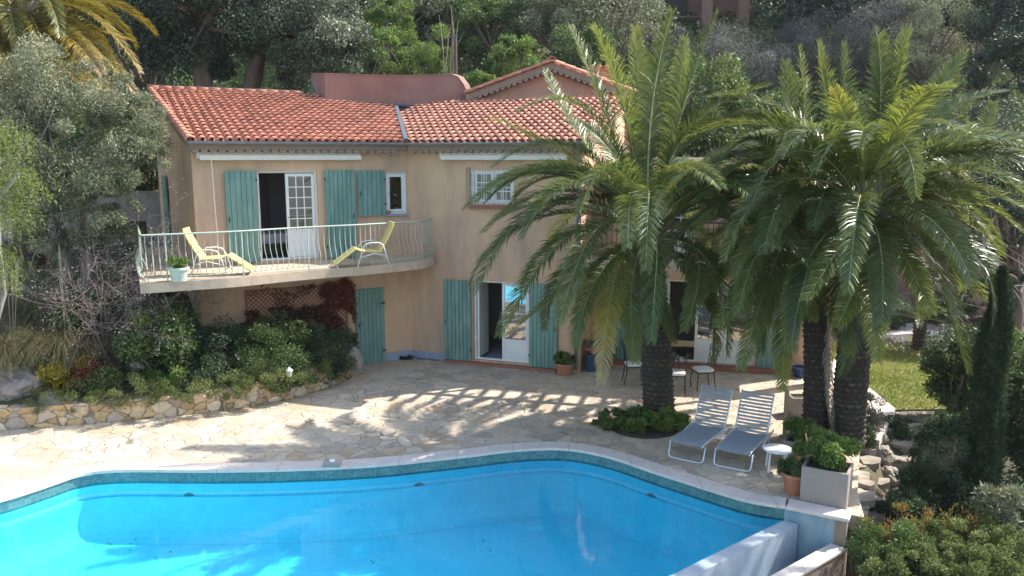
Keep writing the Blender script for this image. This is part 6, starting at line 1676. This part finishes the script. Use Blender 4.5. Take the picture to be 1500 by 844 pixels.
# dark grill cart on the terrace left of the gable
q = Vector((-10.3, 20.6, SZ)); t = thing('grill_cart', 'dark garden grill cart beyond the end of the balcony', 'grill', q)
mb = MB(); mb.box((q.x-.75, q.y-.3, q.z+.55), (q.x+.75, q.y+.3, q.z+.95)); mb.build('firebox', M['dark'], t, bevel=.03)
for sx in (-1, 1):
    for sy in (-1, 1):
        mb = MB(); mb.tube([(q.x+sx*.66, q.y+sy*.24, q.z), (q.x+sx*.66, q.y+sy*.24, q.z+.55)], .025, 6); mb.build('leg', M['dark'], t)
mb = MB(); mb.box((q.x-.7, q.y-.34, q.z+.70), (q.x-.1, q.y-.301, q.z+.88)); mb.build('drawer_front', M['zinc'], t)
# bed in the upstairs room
o = WL.p(1.75, 2.94, -1.0); t = thing('bed', 'white bed inside the open upstairs door', 'bed', o)
Mx = WL.mat(0, 0, 0)
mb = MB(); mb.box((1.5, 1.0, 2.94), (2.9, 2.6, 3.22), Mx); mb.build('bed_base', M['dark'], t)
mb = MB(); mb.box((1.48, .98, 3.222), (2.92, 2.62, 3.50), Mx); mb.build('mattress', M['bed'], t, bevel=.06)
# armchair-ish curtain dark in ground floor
# garden lantern on the flower-bed wall
p = groundhit(424, 560); p = Vector((p.x, p.y, gh(p.x, p.y))); p = D(424, 553, 17.35)
t = thing('garden_lantern', 'small lantern with a white cap among the ground cover on the wall', 'garden lamp', p)
MB().tube([p-Vector((0, 0, .30)), p+Vector((0, 0, .02))], .02, 8).build('stem', M['iron'], t)
MB().lathe([(.04, .02), (.055, .03), (.075, .15), (.02, .155)], 6, p).build('glass_body', M['cushion'], t)
MB().lathe([(.09, .155), (.085, .17), (.04, .205), (.02, .235), (0, .24)], 12, p).build('lamp_cap', M['white'], t, smooth=True)
# garden hose in the house corner
q = G(600, 527, 0); mb = MB(); pts = []
for i in range(90):
    a = i*.42; r = .17+.015*math.sin(i*.9); pts.append(q+Vector((-.1+r*math.cos(a), -.0+r*.6*math.sin(a), .02+.0011*i)))
pts += [q+Vector((.3+.12*i, .05*math.sin(i*1.3)-.02*i, .02)) for i in range(9)]; pts += [q+Vector((1.3+.1*i, -.2-.04*i, .02)) for i in range(5)]
o = mb.tube(pts, .011, 5).build('garden_hose', M['dark']); tag(o, 'dark coiled garden hose lying in the inner corner of the house', 'hose')
# hanging planter/stones near terrace: door mat
p = WR.p(2.6, .075, .35)

g = rng(66); n = 420; P = []
for i in range(n):
    x = -9+15*g.random(); y = 13.6+7*g.random()**1.3
    if y > yw(x)-.05 or x > xe(y)-.2: continue
    if (Vector((x, y, 0))-C0).dot(nR) < .25 or (x < -3.9 and y > yw(x)): continue
    P.append((x, y, .012))
ok = [p for p in P if min((Vector((p[0], p[1], 0))-q).length for q in pin[::3]) > .5 or p[1] > 15]
o = leaf_obj('fallen_leaves', np.array(ok), g.random(len(ok)), .055, .03, g, M['rachleaf'] if 'rachleaf' in M else M['frondead'], None, bias=np.array([[0, 0, .0]])); tag(o, 'dry fallen leaves scattered over the stone terrace', 'fallen leaves', kind='stuff')
# ================================================================== LIGHT, SKY, CAMERA
w = bpy.data.worlds.new('World'); scene.world = w; w.use_nodes = True
nt = w.node_tree; bg = nt.nodes['Background']
sky = nt.nodes.new('ShaderNodeTexSky'); sky.sky_type = 'NISHITA'; sky.sun_disc = False
sd = Vector((.92, .40, .98)).normalized()
el = math.asin(sd.z); az = math.atan2(sd.x, sd.y)
sky.sun_elevation = el; sky.sun_rotation = az; sky.air_density = 1.3; sky.dust_density = 1.5; sky.ozone_density = 1.0
nt.links.new(sky.outputs[0], bg.inputs[0]); bg.inputs[1].default_value = .15
sl_ = bpy.data.lights.new('sun', 'SUN'); sl_.energy = 3.95; sl_.angle = R(.55); sl_.color = (1, .955, .88)
so = bpy.data.objects.new('sun', sl_); COL.objects.link(so); so.rotation_euler = sd.to_track_quat('Z', 'Y').to_euler(); so.location = (20, 10, 30)
cam = bpy.data.cameras.new('camera'); cam.sensor_width = 36; cam.lens = F/1500*36; cam.clip_start = .1; cam.clip_end = 3000
co_ = bpy.data.objects.new('camera', cam); COL.objects.link(co_); co_.location = CAM; co_.rotation_euler = (math.pi/2-TH, 0, 0)
scene.camera = co_
scene.view_settings.view_transform = 'Standard'; scene.view_settings.look = 'None'; scene.view_settings.gamma = 1; scene.view_settings.exposure = 1.28
scene.render.resolution_x = 1024; scene.render.resolution_y = 576
scene.cycles.max_bounces = 8; scene.cycles.transparent_max_bounces = 16; scene.cycles.diffuse_bounces = 4; scene.cycles.use_denoising = True

# the air itself: even pale haze in one closed box
m, nt, out = newmat('haze_air')
pv = nt.nodes.new('ShaderNodeVolumePrincipled'); pv.inputs['Color'].default_value = (.88, .93, 1, 1); pv.inputs['Density'].default_value = .00025; pv.inputs['Anisotropy'].default_value = .25
nt.links.new(pv.outputs[0], out.inputs['Volume'])
hz = MB().box((-620, -620, -8.2), (620, 620, 92)).build('haze', m); tag(hz, kind='stuff')
